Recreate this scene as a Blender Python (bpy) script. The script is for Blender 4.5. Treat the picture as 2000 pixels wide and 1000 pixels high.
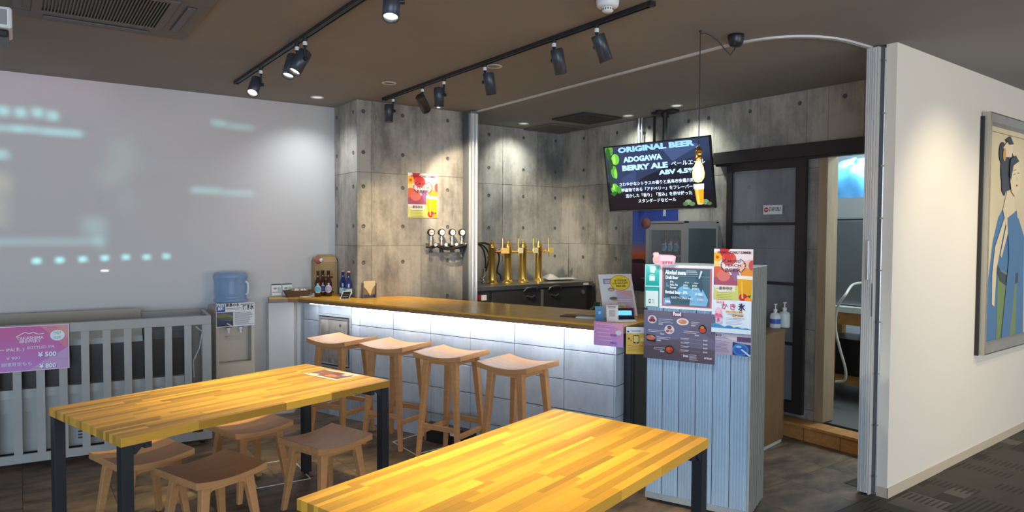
import bpy, bmesh, math, random
from mathutils import Vector, Matrix
random.seed(7)
for o in list(bpy.data.objects): bpy.data.objects.remove(o)
scn = bpy.context.scene
COL = scn.collection
R = math.radians
# ------------------------------------------------------------------ camera
FPX = 1358.13; HCAM = 1.6
YAW, PIT, ROLL = R(54.6056), R(-1.9655), R(0.2849)
fw = Vector((math.cos(YAW)*math.cos(PIT), math.sin(YAW)*math.cos(PIT), math.sin(PIT)))
rt0 = Vector((math.sin(YAW), -math.cos(YAW), 0)); up0 = rt0.cross(fw)
rt = rt0*math.cos(ROLL)+up0*math.sin(ROLL); upv = up0*math.cos(ROLL)-rt0*math.sin(ROLL)
cam = bpy.data.objects.new('camera', bpy.data.cameras.new('camera')); COL.objects.link(cam)
cam.matrix_world = Matrix(((rt.x,upv.x,-fw.x,0),(rt.y,upv.y,-fw.y,0),(rt.z,upv.z,-fw.z,HCAM),(0,0,0,1)))
cam.data.sensor_width = 36; cam.data.lens = FPX/2000*36; cam.data.clip_start = .05
scn.camera = cam
# ------------------------------------------------------------------ exposure, world, big lights
scn.view_settings.view_transform = 'Standard'; scn.view_settings.look = 'None'
scn.view_settings.gamma = 1; scn.view_settings.use_curve_mapping = False
scn.view_settings.exposure = 0.6
w = bpy.data.worlds.new('World'); scn.world = w; w.use_nodes = True
w.node_tree.nodes['Background'].inputs[0].default_value = (.70,.82,1.0,1)
w.node_tree.nodes['Background'].inputs[1].default_value = .55
def area(name, loc, target, sx, sy, power, col):
    l = bpy.data.lights.new(name,'AREA'); l.shape='RECTANGLE'; l.size=sx; l.size_y=sy; l.energy=power; l.color=col
    o = bpy.data.objects.new(name,l); COL.objects.link(o); o.location=loc
    o.rotation_euler = (Vector(target)-Vector(loc)).to_track_quat('-Z','Y').to_euler(); return o
def spot(name, loc, target, power, angle, blend, col, rad=.03, parent=None):
    l = bpy.data.lights.new(name,'SPOT'); l.energy=power; l.spot_size=R(angle); l.spot_blend=blend; l.color=col; l.shadow_soft_size=rad
    o = bpy.data.objects.new(name,l); COL.objects.link(o); o.location=loc
    o.rotation_euler = (Vector(target)-Vector(loc)).to_track_quat('-Z','Y').to_euler(); return o
# cool area light for daylight from unseen windows behind and left of the viewer
area('unseen_rear_light', (-2.2,-4.0,1.5), (2.2,5,1.0), 5.0, 2.3, 210, (.60,.79,1))
area('unseen_rear_light', (4.2,-4.2,1.5), (5.5,3,1.3), 3.0, 2.3, 80, (1,.88,.74))  # warm fill added from the corridor side, no window there
CEIL = 2.735
# ------------------------------------------------------------------ helpers
def ray(px,py): return fw + rt*((px-1000)/FPX) - upv*((py-500)/FPX)
CP = Vector((0,0,HCAM))
def on_z(px,py,z): d=ray(px,py); return CP+d*((z-HCAM)/d.z)
def on_y(px,py,y): d=ray(px,py); return CP+d*(y/d.y)
def on_x(px,py,x): d=ray(px,py); return CP+d*(x/d.x)
def on_n(px,py,n,off): d=ray(px,py); return CP+d*(off/(d.x*n[0]+d.y*n[1]))

MATS = {}
def nd(nt,t,**k):
    n = nt.nodes.new(t)
    for a,b in k.items():
        if a in ('operation','blend_type','data_type','noise_dimensions','attribute_name','wave_type','bands_direction','interpolation','vector_type'): setattr(n,a,b)
        else: n.inputs[a].default_value=b
    return n
def mat(name, col, rough=.5, metal=0, var=0, scale=8, stretch=(1,1,1), bump=0, bscale=40, rnd=0, emit=0, alpha=1, trans=0, spec=.5, coat=0, col2=None, coords='Object'):
    if name in MATS: return MATS[name]
    m = bpy.data.materials.new(name); m.use_nodes=True; nt=m.node_tree; b=nt.nodes['Principled BSDF']
    b.inputs['Base Color'].default_value=(*col,1); b.inputs['Roughness'].default_value=rough; b.inputs['Metallic'].default_value=metal
    b.inputs['Specular IOR Level'].default_value=spec; b.inputs['Coat Weight'].default_value=coat; b.inputs['Coat Roughness'].default_value=.12
    if trans: b.inputs['Transmission Weight'].default_value=trans
    if alpha<1: b.inputs['Alpha'].default_value=alpha
    if emit: b.inputs['Emission Color'].default_value=(*col,1); b.inputs['Emission Strength'].default_value=emit
    L=nt.links.new
    tc=nd(nt,'ShaderNodeTexCoord'); mp=nd(nt,'ShaderNodeMapping',Scale=stretch)
    if coords=='World':
        g=nd(nt,'ShaderNodeNewGeometry'); L(g.outputs['Position'],mp.inputs['Vector'])
    else: L(tc.outputs[coords],mp.inputs['Vector'])
    oi=nd(nt,'ShaderNodeObjectInfo')
    if rnd:
        mm=nd(nt,'ShaderNodeMath',operation='MULTIPLY'); mm.inputs[1].default_value=37.0
        L(oi.outputs['Random'],mm.inputs[0]); L(mm.outputs[0],mp.inputs['Location'])
    cur=None
    if var or col2:
        n=nd(nt,'ShaderNodeTexNoise',Scale=scale,Detail=6.0,Roughness=.6); L(mp.outputs[0],n.inputs['Vector'])
        mr=nd(nt,'ShaderNodeMapRange'); mr.inputs[1].default_value=.3; mr.inputs[2].default_value=.7
        L(n.outputs['Fac'],mr.inputs[0])
        mx=nd(nt,'ShaderNodeMix',data_type='RGBA'); L(mr.outputs[0],mx.inputs[0])
        c2 = col2 if col2 else tuple(c*(1-var) for c in col)
        mx.inputs[6].default_value=(*c2,1); mx.inputs[7].default_value=(*[min(1,c*(1+var*.6)) for c in col],1)
        cur=mx.outputs[2]
    if rnd:
        mr2=nd(nt,'ShaderNodeMapRange'); mr2.inputs[3].default_value=1-rnd; mr2.inputs[4].default_value=1+rnd*.6
        L(oi.outputs['Random'],mr2.inputs[0])
        mx2=nd(nt,'ShaderNodeMix',data_type='RGBA',blend_type='MULTIPLY'); mx2.inputs[0].default_value=1
        if cur: L(cur,mx2.inputs[6])
        else: mx2.inputs[6].default_value=(*col,1)
        L(mr2.outputs[0],mx2.inputs[7]); cur=mx2.outputs[2]
    if cur: L(cur,b.inputs['Base Color'])
    if bump:
        n2=nd(nt,'ShaderNodeTexNoise',Scale=bscale,Detail=4.0); L(mp.outputs[0],n2.inputs['Vector'])
        bp=nd(nt,'ShaderNodeBump',Strength=bump,Distance=.01); L(n2.outputs['Fac'],bp.inputs['Height']); L(bp.outputs[0],b.inputs['Normal'])
    MATS[name]=m; return m
def concrete_mat(name, base, dark):
    m = bpy.data.materials.new(name); m.use_nodes=True; nt=m.node_tree; b=nt.nodes['Principled BSDF']; L=nt.links.new
    g=nd(nt,'ShaderNodeNewGeometry'); oi=nd(nt,'ShaderNodeObjectInfo')
    mp=nd(nt,'ShaderNodeMapping',Scale=(1,1,.55)); L(g.outputs['Position'],mp.inputs['Vector'])
    n1=nd(nt,'ShaderNodeTexNoise',Scale=2.1,Detail=9.0,Roughness=.66); L(mp.outputs[0],n1.inputs['Vector'])
    mp2=nd(nt,'ShaderNodeMapping',Scale=(1,1,.05)); L(g.outputs['Position'],mp2.inputs['Vector'])
    n2=nd(nt,'ShaderNodeTexNoise',Scale=30.0,Detail=4.0); L(mp2.outputs[0],n2.inputs['Vector'])
    n3=nd(nt,'ShaderNodeTexNoise',Scale=16.0,Detail=8.0,Roughness=.75); L(g.outputs['Position'],n3.inputs['Vector'])
    a=nd(nt,'ShaderNodeMath',operation='MULTIPLY_ADD'); a.inputs[1].default_value=.80; L(n1.outputs[0],a.inputs[0])
    a2=nd(nt,'ShaderNodeMath',operation='MULTIPLY_ADD'); a2.inputs[1].default_value=.13; L(n2.outputs[0],a2.inputs[0]); L(a2.outputs[0],a.inputs[2])
    a3=nd(nt,'ShaderNodeMath',operation='MULTIPLY_ADD'); a3.inputs[1].default_value=.16; L(n3.outputs[0],a3.inputs[0])
    rr=nd(nt,'ShaderNodeMath',operation='MULTIPLY'); rr.inputs[1].default_value=.07; L(oi.outputs['Random'],rr.inputs[0]); L(rr.outputs[0],a3.inputs[2]); L(a3.outputs[0],a2.inputs[2])
    mr=nd(nt,'ShaderNodeMapRange'); mr.inputs[1].default_value=.47; mr.inputs[2].default_value=.67; L(a.outputs[0],mr.inputs[0])
    mx=nd(nt,'ShaderNodeMix',data_type='RGBA'); mx.inputs[6].default_value=(*dark,1); mx.inputs[7].default_value=(*base,1)
    L(mr.outputs[0],mx.inputs[0]); L(mx.outputs[2],b.inputs['Base Color']); b.inputs['Roughness'].default_value=.8
    b.inputs['Specular IOR Level'].default_value=.25
    bp=nd(nt,'ShaderNodeBump',Strength=.15,Distance=.01); L(n3.outputs[0],bp.inputs['Height']); L(bp.outputs[0],b.inputs['Normal'])
    MATS[name]=m; return m
def ink_mat(name, emit=0, rough=.45):
    m = bpy.data.materials.new(name); m.use_nodes=True; nt=m.node_tree; b=nt.nodes['Principled BSDF']
    a=nd(nt,'ShaderNodeVertexColor'); a.layer_name='Col'
    nt.links.new(a.outputs[0],b.inputs['Base Color']); b.inputs['Roughness'].default_value=rough
    if emit:
        nt.links.new(a.outputs[0],b.inputs['Emission Color']); b.inputs['Emission Strength'].default_value=emit; b.inputs['Roughness'].default_value=.25
        mx=nd(nt,'ShaderNodeMix',data_type='RGBA',blend_type='MULTIPLY'); mx.inputs[0].default_value=1; mx.inputs[7].default_value=(.05,.05,.05,1)
        nt.links.new(a.outputs[0],mx.inputs[6]); nt.links.new(mx.outputs[2],b.inputs['Base Color'])
    MATS[name]=m; return m
INK=ink_mat('printed_ink'); SCREEN=ink_mat('screen_pixels',.95)
def tag(o,label=None,cat=None,group=None,kind=None):
    if label: o['label']=label
    if cat: o['category']=cat
    if group: o['group']=group
    if kind: o['kind']=kind
    return o
def empty(name,loc,rz=0,label=None,cat=None,group=None,kind=None):
    o=bpy.data.objects.new(name,None); COL.objects.link(o); o.location=loc; o.rotation_euler=(0,0,rz); o.empty_display_size=.1
    return tag(o,label,cat,group,kind)
class MB:
    def __init__(s): s.v=[]; s.f=[]; s.m=[]; s.sm=[]
    def add(s,vs,fs,mi=0,sm=False):
        k=len(s.v); s.v+= [tuple(v) for v in vs]
        for f in fs: s.f.append([i+k for i in f]); s.m.append(mi); s.sm.append(sm)
        return s
    def box(s,x0,x1,y0,y1,z0,z1,mi=0):
        return s.add([(x0,y0,z0),(x1,y0,z0),(x1,y1,z0),(x0,y1,z0),(x0,y0,z1),(x1,y0,z1),(x1,y1,z1),(x0,y1,z1)],
            [(0,3,2,1),(4,5,6,7),(0,1,5,4),(1,2,6,5),(2,3,7,6),(3,0,4,7)],mi)
    def obox(s,c,ex,ey,ez,hx,hy,hz,mi=0):
        c=Vector(c); ex=Vector(ex).normalized()*hx; ey=Vector(ey).normalized()*hy; ez=Vector(ez).normalized()*hz
        vs=[c+ex*a+ey*b+ez*d for d in(-1,1) for a,b in((-1,-1),(1,-1),(1,1),(-1,1))]
        return s.add(vs,[(0,3,2,1),(4,5,6,7),(0,1,5,4),(1,2,6,5),(2,3,7,6),(3,0,4,7)],mi)
    def cyl(s,p0,p1,r0,r1=None,n=16,mi=0,caps=True):
        r1=r0 if r1 is None else r1; p0=Vector(p0); p1=Vector(p1); d=(p1-p0).normalized()
        a=d.orthogonal().normalized(); b=d.cross(a); vs=[]
        for p,r in((p0,r0),(p1,r1)):
            for i in range(n):
                t=2*math.pi*i/n; vs.append(p+a*math.cos(t)*r+b*math.sin(t)*r)
        s.add(vs,[(i,(i+1)%n,n+(i+1)%n,n+i) for i in range(n)],mi,True)
        if caps:
            s.add(vs[:n],[tuple(range(n-1,-1,-1))],mi); s.add(vs[n:],[tuple(range(n))],mi)
        return s
    def tube(s,pts,r,n=8,mi=0):
        pts=[Vector(p) for p in pts]; k=len(pts); vs=[]; a=None
        for i,p in enumerate(pts):
            d=(pts[min(i+1,k-1)]-pts[max(i-1,0)]).normalized()
            if a is None: a=d.orthogonal().normalized()
            a=(a-d*a.dot(d)).normalized(); b=d.cross(a)
            for j in range(n):
                t=2*math.pi*j/n; vs.append(p+a*math.cos(t)*r+b*math.sin(t)*r)
        fs=[(i*n+j,i*n+(j+1)%n,(i+1)*n+(j+1)%n,(i+1)*n+j) for i in range(k-1) for j in range(n)]
        s.add(vs,fs,mi,True); s.add(vs[:n],[tuple(range(n-1,-1,-1))],mi); s.add(vs[-n:],[tuple(range(n))],mi); return s
    def lathe(s,prof,n=20,c=(0,0,0),mi=0,ax=None):
        c=Vector(c); q=Vector((0,0,1)).rotation_difference(Vector(ax)) if ax else None; vs=[]
        for r,z in prof:
            for i in range(n):
                t=2*math.pi*i/n; v=Vector((r*math.cos(t),r*math.sin(t),z)); 
                if q: v=q@v
                vs.append(c+v)
        k=len(prof)
        return s.add(vs,[(a*n+i,a*n+(i+1)%n,(a+1)*n+(i+1)%n,(a+1)*n+i) for a in range(k-1) for i in range(n)],mi,True)
    def prism(s,poly,z0,z1,o=(0,0,0),ex=(1,0,0),ey=(0,1,0),ez=(0,0,1),mi=0):
        o=Vector(o);ex=Vector(ex);ey=Vector(ey);ez=Vector(ez); n=len(poly)
        vs=[o+ex*x+ey*y+ez*z for z in(z0,z1) for x,y in poly]
        s.add(vs,[tuple(range(n-1,-1,-1)),tuple(range(n,2*n))]+[(i,(i+1)%n,n+(i+1)%n,n+i) for i in range(n)],mi); return s
    def mesh(s,name,mats):
        me=bpy.data.meshes.new(name); me.from_pydata(s.v,[],s.f)
        for m in (mats if isinstance(mats,(list,tuple)) else [mats]): me.materials.append(m)
        me.polygons.foreach_set('material_index',s.m); me.polygons.foreach_set('use_smooth',s.sm)
        me.update(); return me
    def build(s,name,mats,parent=None,bevel=0,loc=None,rz=0,fix=False,**k):
        me=s.mesh(name,mats)
        if fix:
            bm=bmesh.new(); bm.from_mesh(me); bmesh.ops.recalc_face_normals(bm,faces=bm.faces); bm.to_mesh(me); bm.free()
        o=bpy.data.objects.new(name,me); COL.objects.link(o)
        if loc is not None: o.location=loc; o.rotation_euler=(0,0,rz)
        if parent: o.parent=parent
        if bevel:
            md=o.modifiers.new('bevel','BEVEL'); md.width=bevel; md.segments=2; md.limit_method='ANGLE'; md.angle_limit=R(50)
        return tag(o,**k)
def link_mesh(name,me,parent,loc=(0,0,0),rot=(0,0,0),scale=(1,1,1),**k):
    o=bpy.data.objects.new(name,me); COL.objects.link(o); o.parent=parent; o.location=loc; o.rotation_euler=rot; o.scale=scale; return tag(o,**k)
def copy_tree(o,parent=None):
    c=o.copy(); COL.objects.link(c); c.parent=parent
    for ch in list(o.children): copy_tree(ch,c)
    return c
# flat print: elements in poster units (U wide, V high, y down), turned into one thin mesh with a colour attribute
PRINTS=[]
def s2l(c): return tuple(((x/255+.055)/1.055)**2.4 if x/255>.04045 else x/255/12.92 for x in c)
def prints(parent,wm,hm,U,V,els,material=None,z=.0012,dz=.00025,name='print'):
    PRINTS.append((parent,wm,hm,U,V,els,material or INK,z,dz,name))
def clip_poly(p,U,V):
    for ax,lim,sg in((0,0,1),(0,U,-1),(1,0,1),(1,V,-1)):
        out=[]
        for i in range(len(p)):
            a,b=p[i-1],p[i]; da=(a[ax]-lim)*sg; db=(b[ax]-lim)*sg
            if (da<0)!=(db<0):
                t=da/(da-db); out.append((a[0]+(b[0]-a[0])*t,a[1]+(b[1]-a[1])*t))
            if db>=0: out.append(b)
        p=out
        if not p: break
    return p
def flush_prints():
    texts=[]
    for pi,P in enumerate(PRINTS):
        for ei,e in enumerate(P[5]):
            if e[0]=='t':
                _,s,x,y,h,c=e[:6]; al=e[6] if len(e)>6 else 'LEFT'; wd=e[7] if len(e)>7 else None; bold=e[8] if len(e)>8 else 0
                cu=bpy.data.curves.new('t','FONT'); cu.body=s; cu.size=1; cu.align_x=al; cu.offset=bold*.02; cu.resolution_u=2
                o=bpy.data.objects.new('t',cu); COL.objects.link(o); texts.append((pi,ei,o,wd))
    bpy.context.view_layer.update(); dg=bpy.context.evaluated_depsgraph_get(); T={}
    for pi,ei,o,wd in texts:
        me=bpy.data.meshes.new_from_object(o.evaluated_get(dg)); T[pi,ei]=([v.co.copy() for v in me.vertices],[tuple(p.vertices) for p in me.polygons],wd)
        bpy.data.meshes.remove(me)
    for pi,ei,o,wd in texts: cu=o.data; bpy.data.objects.remove(o); bpy.data.curves.remove(cu)
    for pi,(par,wm,hm,U,V,els,material,z,dz,name) in enumerate(PRINTS):
        sx=wm/U; sy=hm/V; vs=[];fs=[];cs=[]
        for ei,e in enumerate(els):
            zz=z+dz*ei*(.2 if len(els)>30 else 1)
            def put(pts,faces,c,clip=False):
                if clip:
                    pts=clip_poly(pts,U,V)
                    if len(pts)<3: return
                    faces=[tuple(range(len(pts)))]
                k=len(vs); vs.extend([(x*sx,hm-y*sy,zz) for x,y in pts]); fs.extend([tuple(i+k for i in f) for f in faces]); cs.extend([s2l(c)]*len(faces))
            if e[0]=='r': _,x,y,a,b,c=e; put([(x,y+b),(x+a,y+b),(x+a,y),(x,y)],[(0,1,2,3)],c,True)
            elif e[0]=='e':
                _,x,y,a,b,c=e; n=22; put([(x+a*math.cos(t*2*math.pi/n),y-b*math.sin(t*2*math.pi/n)) for t in range(n)],[tuple(range(n))],c,True)
            elif e[0]=='p':
                pts,c=e[1],e[2]
                A=sum(pts[i][0]*pts[(i+1)%len(pts)][1]-pts[(i+1)%len(pts)][0]*pts[i][1] for i in range(len(pts)))
                if A>0: pts=pts[::-1]
                put(pts,[tuple(range(len(pts)))],c,True)
            elif e[0]=='g': # vertical gradient
                _,x,y,a,b,c1,c2=e; N=12
                for i in range(N):
                    f=(i+.5)/N; put([(x,y+b*(i+1)/N),(x+a,y+b*(i+1)/N),(x+a,y+b*i/N),(x,y+b*i/N)],[(0,1,2,3)],tuple(p*(1-f)+q*f for p,q in zip(c1,c2)))
            elif e[0]=='L': # polyline
                _,pts,wd,c=e
                for (x0,y0),(x1,y1) in zip(pts,pts[1:]):
                    L=math.hypot(x1-x0,y1-y0) or 1; nx,ny=-(y1-y0)/L*wd/2,(x1-x0)/L*wd/2
                    put([(x0+nx,y0+ny),(x1+nx,y1+ny),(x1-nx,y1-ny),(x0-nx,y0-ny)],[(0,1,2,3)],c)
            elif e[0]=='t':
                V3,F,wd=T[pi,ei]; _,s,x,y,h,c=e[:6]; al=e[6] if len(e)>6 else 'LEFT'
                if not V3: continue
                xs=[v.x for v in V3]; w0=max(xs)-min(xs); k=h*1.3; kx=k
                if wd: kx=wd/max(w0,1e-6)
                ox={'LEFT':-min(xs),'CENTER':-(min(xs)+max(xs))/2,'RIGHT':-max(xs)}[al]
                put([(x+(v.x+ox)*kx,y-v.y*k) for v in V3],F,c)
        me=bpy.data.meshes.new(name); me.from_pydata(vs,[],fs); me.materials.append(material)
        at=me.color_attributes.new('Col','FLOAT_COLOR','CORNER'); i=0
        for p,c in zip(me.polygons,cs):
            for _ in p.vertices: at.data[i].color=(*c,1); i+=1
        o=bpy.data.objects.new(name,me); COL.objects.link(o); o.parent=par
def frame_mat(o,right,up):
    r=Vector(right).normalized(); u=Vector(up); u=(u-r*u.dot(r)).normalized(); n=r.cross(u)
    return Matrix(((r.x,u.x,n.x,o[0]),(r.y,u.y,n.y,o[1]),(r.z,u.z,n.z,o[2]),(0,0,0,1)))
def sheet(name,label,cat,org,right,up,wm,hm,basemat,U,V,els,thick=.0012,group=None,material=None,round_=0):
    """flat sheet; local x right, y up, z towards the viewer; origin = lower-left corner"""
    b=MB().box(0,wm,0,hm,0,thick); o=b.build(name,basemat,label=label,cat=cat,group=group); o.matrix_world=frame_mat(org,right,up)
    if els: prints(o,wm,hm,U,V,els,material,z=thick+.0003)
    return o
def bars(x,y,w_,n,dy,c,h=1.2,jit=.3):
    r=random.Random(int(x*7+y*13+n)); return [('r',x,y+i*dy,w_*(1-jit*r.random()),h,c) for i in range(n)]
# ------------------------------------------------------------------ materials
WHITE=mat('white_wallpaper',(.60,.595,.585),.85,bump=.05,bscale=120,coords='World')
CREAM=mat('cream_wall_paint',(.80,.735,.63),.85,bump=.05,bscale=120,coords='World')
CEILM=mat('dark_taupe_ceiling',(.28,.264,.245),.9,coords='World',var=.06,scale=1.5)
CONC=concrete_mat('concrete_print_wall',(.49,.455,.40),(.20,.188,.17))
CONCP=concrete_mat('cast_block_concrete',(.56,.62,.69),(.42,.47,.53))
HOLE=mat('tie_hole_grey',(.13,.12,.11),.9)
DGREY=mat('dark_joint',(.12,.12,.115),.9)
TABW=mat('acacia_stave_wood',(.78,.41,.055),.42,var=.2,scale=3,stretch=(1.5,14,14),rnd=.46,coat=0,spec=.3,bump=.03,bscale=30)
STOOLW=mat('beech_stool_wood',(.58,.29,.115),.45,var=.12,scale=4,stretch=(2,12,12),rnd=.08)
CNTW=mat('counter_wood',(.66,.36,.03),.27,var=.18,scale=4,stretch=(6,2,2),coat=.04,spec=.32)
CNTE=mat('counter_edge_wood',(.25,.15,.075),.4,var=.2,scale=6)
ORANGEW=mat('orange_step_wood',(.50,.23,.07),.4,var=.25,scale=5,stretch=(1,4,8))
BEIGEW=mat('beige_jamb_wood',(.46,.34,.22),.6,var=.12,scale=3,stretch=(8,8,1))
BROWNW=mat('brown_cabinet_wood',(.22,.12,.05),.5,var=.2,scale=3,stretch=(8,8,1))
BLACK=mat('black_steel',(.022,.022,.024),.45)
BLACKP=mat('black_plastic',(.018,.018,.02),.35)
TABLEG=mat('charcoal_steel_leg',(.030,.034,.042),.38,.3)
ALU=mat('brushed_aluminium',(.62,.63,.66),.32,.85)
ALUW=mat('white_aluminium_rail',(.72,.71,.69),.45,.2)
STEEL=mat('stainless_steel',(.42,.43,.45),.3,.9)
CHROME=mat('chrome',(.8,.8,.82),.12,1)
GALV=mat('galvanised_sheet',(.42,.56,.72),.38,.15,var=.06,scale=6,stretch=(3,3,1),rnd=.06)
GALVE=mat('galvanised_edge',(.44,.49,.53),.45,.4,var=.1,scale=8)
BRASS=mat('polished_brass',(1,.66,.17),.2,.9)
FRIDGE=mat('dark_fridge_steel',(.075,.080,.088),.35,.6)
FRSTEEL=mat('fridge_top_steel',(.33,.34,.35),.28,.9)
SLAT=mat('grey_painted_slat',(.40,.40,.385),.6,var=.06,scale=5)
SLATD=mat('grey_appliance_steel',(.44,.44,.42),.5,.1,var=.1,scale=4)
DARKIN=mat('dark_brown_glass',(.035,.024,.018),.25)
DISPB=mat('beige_dispenser_plastic',(.52,.47,.385),.45)
BOTBLUE=mat('blue_bottle_plastic',(.30,.47,.72),.08,alpha=.72,trans=.35)
WATER=mat('water_in_bottle',(.38,.55,.80),.1,alpha=.45)
PAPER=mat('white_paper',(.82,.82,.80),.6)
CARD=mat('brown_cardboard',(.42,.28,.14),.8,var=.06)
BROWNGL=mat('brown_bottle_glass',(.045,.018,.008),.08,spec=.8)
BLUEGL=mat('cobalt_bottle_glass',(.015,.03,.14),.08,spec=.8)
RATTAN=mat('brown_rattan',(.12,.065,.035),.7,bump=.4,bscale=150)
WHITEP=mat('white_plastic',(.78,.79,.78),.4)
REDP=mat('red_plastic',(.6,.03,.03),.4)
BLUEP=mat('blue_plastic',(.05,.12,.5),.4)
GLASS=mat('clear_glass',(.75,.80,.82),.03,alpha=.16)
DGLASS=mat('smoked_glass',(.10,.13,.14),.05,alpha=.72)
DOORM=mat('dark_brown_door_frame',(.030,.024,.024),.5)
DPANE=mat('door_acrylic_pane',(.34,.35,.38),.18,alpha=.35)
LENS=mat('lit_lamp_lens',(1,.84,.62),.5,emit=9)
LENSOFF=mat('lamp_lens',(.55,.53,.5),.3)
LED=mat('led_strip_light',(.92,.95,1),.5,emit=34)
FIL=mat('glowing_filament',(1,.50,.14),.5,emit=60)
GREENP=mat('dark_green_glass',(.01,.07,.04),.15)
BLUEBAG=mat('blue_plastic_bag',(.12,.45,.80),.2,alpha=.8,bump=.5,bscale=6)
TOWEL=mat('off_white_towel',(.62,.60,.55),.9)
RUB=mat('black_rubber_hose',(.015,.015,.017),.45)
HOSEW=mat('pale_grey_hose',(.55,.53,.47),.5)
FRAMEM=mat('bronze_gilt_frame',(.30,.26,.20),.42,.45,var=.15,scale=12)
FRAMEL=mat('pale_frame_edge',(.52,.47,.38),.5,.2)
CANVAS=mat('cream_canvas',(.66,.56,.36),.8,var=.08,scale=2)
BASEB=mat('beige_vinyl_baseboard',(.60,.50,.37),.5)
TAGR=mat('pinkish_brown_tag',(.38,.13,.11),.6,var=.2,scale=20)
# carpet
def carpet():
    m=bpy.data.materials.new('grey_block_carpet'); m.use_nodes=True; nt=m.node_tree; b=nt.nodes['Principled BSDF']; L=nt.links.new
    g=nd(nt,'ShaderNodeNewGeometry')
    mp=nd(nt,'ShaderNodeMapping',Scale=(1/.15,1/.12,1)); mp.inputs['Rotation'].default_value=(0,0,R(0)); L(g.outputs['Position'],mp.inputs['Vector'])
    fl=nd(nt,'ShaderNodeVectorMath',operation='FLOOR'); L(mp.outputs[0],fl.inputs[0])
    wn=nd(nt,'ShaderNodeTexWhiteNoise'); L(fl.outputs[0],wn.inputs['Vector'])
    cr=nd(nt,'ShaderNodeValToRGB'); cr.color_ramp.interpolation='CONSTANT'; e=cr.color_ramp.elements
    e[0].color=(.122,.110,.090,1); e[1].position=.16; e[1].color=(.085,.074,.064,1)
    x=e.new(.30); x.color=(.115,.104,.086,1); x=e.new(.82); x.color=(.185,.168,.140,1)
    L(wn.outputs['Value'],cr.inputs[0])
    # dashes in some cells
    mp2=nd(nt,'ShaderNodeMapping',Scale=(1/.23,1/.032,1)); L(g.outputs['Position'],mp2.inputs['Vector'])
    sx=nd(nt,'ShaderNodeSeparateXYZ'); L(mp2.outputs[0],sx.inputs[0])
    fr=nd(nt,'ShaderNodeMath',operation='FRACT'); L(sx.outputs[1],fr.inputs[0])
    gt=nd(nt,'ShaderNodeMath',operation='LESS_THAN'); gt.inputs[1].default_value=.42; L(fr.outputs[0],gt.inputs[0])
    mp3=nd(nt,'ShaderNodeMapping',Scale=(1/.13,1/.27,1)); mp3.inputs['Location'].default_value=(.5,.37,0); L(g.outputs['Position'],mp3.inputs['Vector'])
    f3=nd(nt,'ShaderNodeVectorMath',operation='FLOOR'); L(mp3.outputs[0],f3.inputs[0])
    w3=nd(nt,'ShaderNodeTexWhiteNoise'); L(f3.outputs[0],w3.inputs['Vector'])
    g3=nd(nt,'ShaderNodeMath',operation='LESS_THAN'); g3.inputs[1].default_value=.42; L(w3.outputs['Value'],g3.inputs[0])
    mu=nd(nt,'ShaderNodeMath',operation='MULTIPLY'); L(gt.outputs[0],mu.inputs[0]); L(g3.outputs[0],mu.inputs[1])
    m2=nd(nt,'ShaderNodeMath',operation='MULTIPLY'); m2.inputs[1].default_value=.8; L(mu.outputs[0],m2.inputs[0])
    mx=nd(nt,'ShaderNodeMix',data_type='RGBA'); L(m2.outputs[0],mx.inputs[0]); L(cr.outputs[0],mx.inputs[6]); mx.inputs[7].default_value=(.068,.06,.055,1)
    L(mx.outputs[2],b.inputs['Base Color']); b.inputs['Roughness'].default_value=.95; b.inputs['Specular IOR Level'].default_value=.1
    n=nd(nt,'ShaderNodeTexNoise',Scale=350.0); L(g.outputs['Position'],n.inputs['Vector'])
    bp=nd(nt,'ShaderNodeBump',Strength=.6,Distance=.004); L(n.outputs[0],bp.inputs['Height']); L(bp.outputs[0],b.inputs['Normal'])
    return m
CARPET=carpet()
STONE=mat('brown_slate_vinyl',(.24,.162,.105),.5,col2=(.058,.043,.034),scale=4.5,stretch=(1,2.2,1),rnd=.12,spec=.3,bump=.25,bscale=7,coords='World')
# ------------------------------------------------------------------ room shell
YW=6.2; XR=5.1
floor=MB().box(-5,9,2.145,YW+1.5,-.12,-.004).build('floor',[DGREY],kind='structure')
tile=MB().box(0,.448,0,.448,-.004,0); tile_me=None
for i in range(-3,14):
    for j in range(0,10):
        x=i*.45; y=2.147+j*.45
        if y>5.9 or (x+.45<CP.x-1.3): continue
        wx=min(.448,7-x); wy=min(.448,YW-y)
        if tile_me is None:
            tile_me=MB().box(0,.448,0,.448,-.006,0).mesh('floor_tile',STONE)
        if wx<.1 or wy<.05: continue
        link_mesh('floor_tile',tile_me,floor,(x,y,0),scale=(1,wy/.448,1))
MB().box(-5,9,-6,2.135,-.12,0).build('floor',CARPET,kind='structure')['label']='grey patterned carpet of the corridor floor'
MB().box(-5,4.25,2.135,2.145,-.01,.003).build('trim_1',BLACK,kind='structure')
MB().box(4.3,9,2.1,2.36,-.01,.003).build('floor_corridor',CARPET,kind='structure')
MB().box(-5,9,-6,YW+1.6,CEIL,CEIL+.1).build('ceiling',CEILM,kind='structure')
# white projection wall
wallL=MB().box(-5,2.393,YW,YW+.12,0,CEIL).build('wall_left',WHITE,kind='structure')
MB().box(-5,1.25,YW-.012,YW,0,.06).build('baseboard_left',BASEB,kind='structure')
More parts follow.
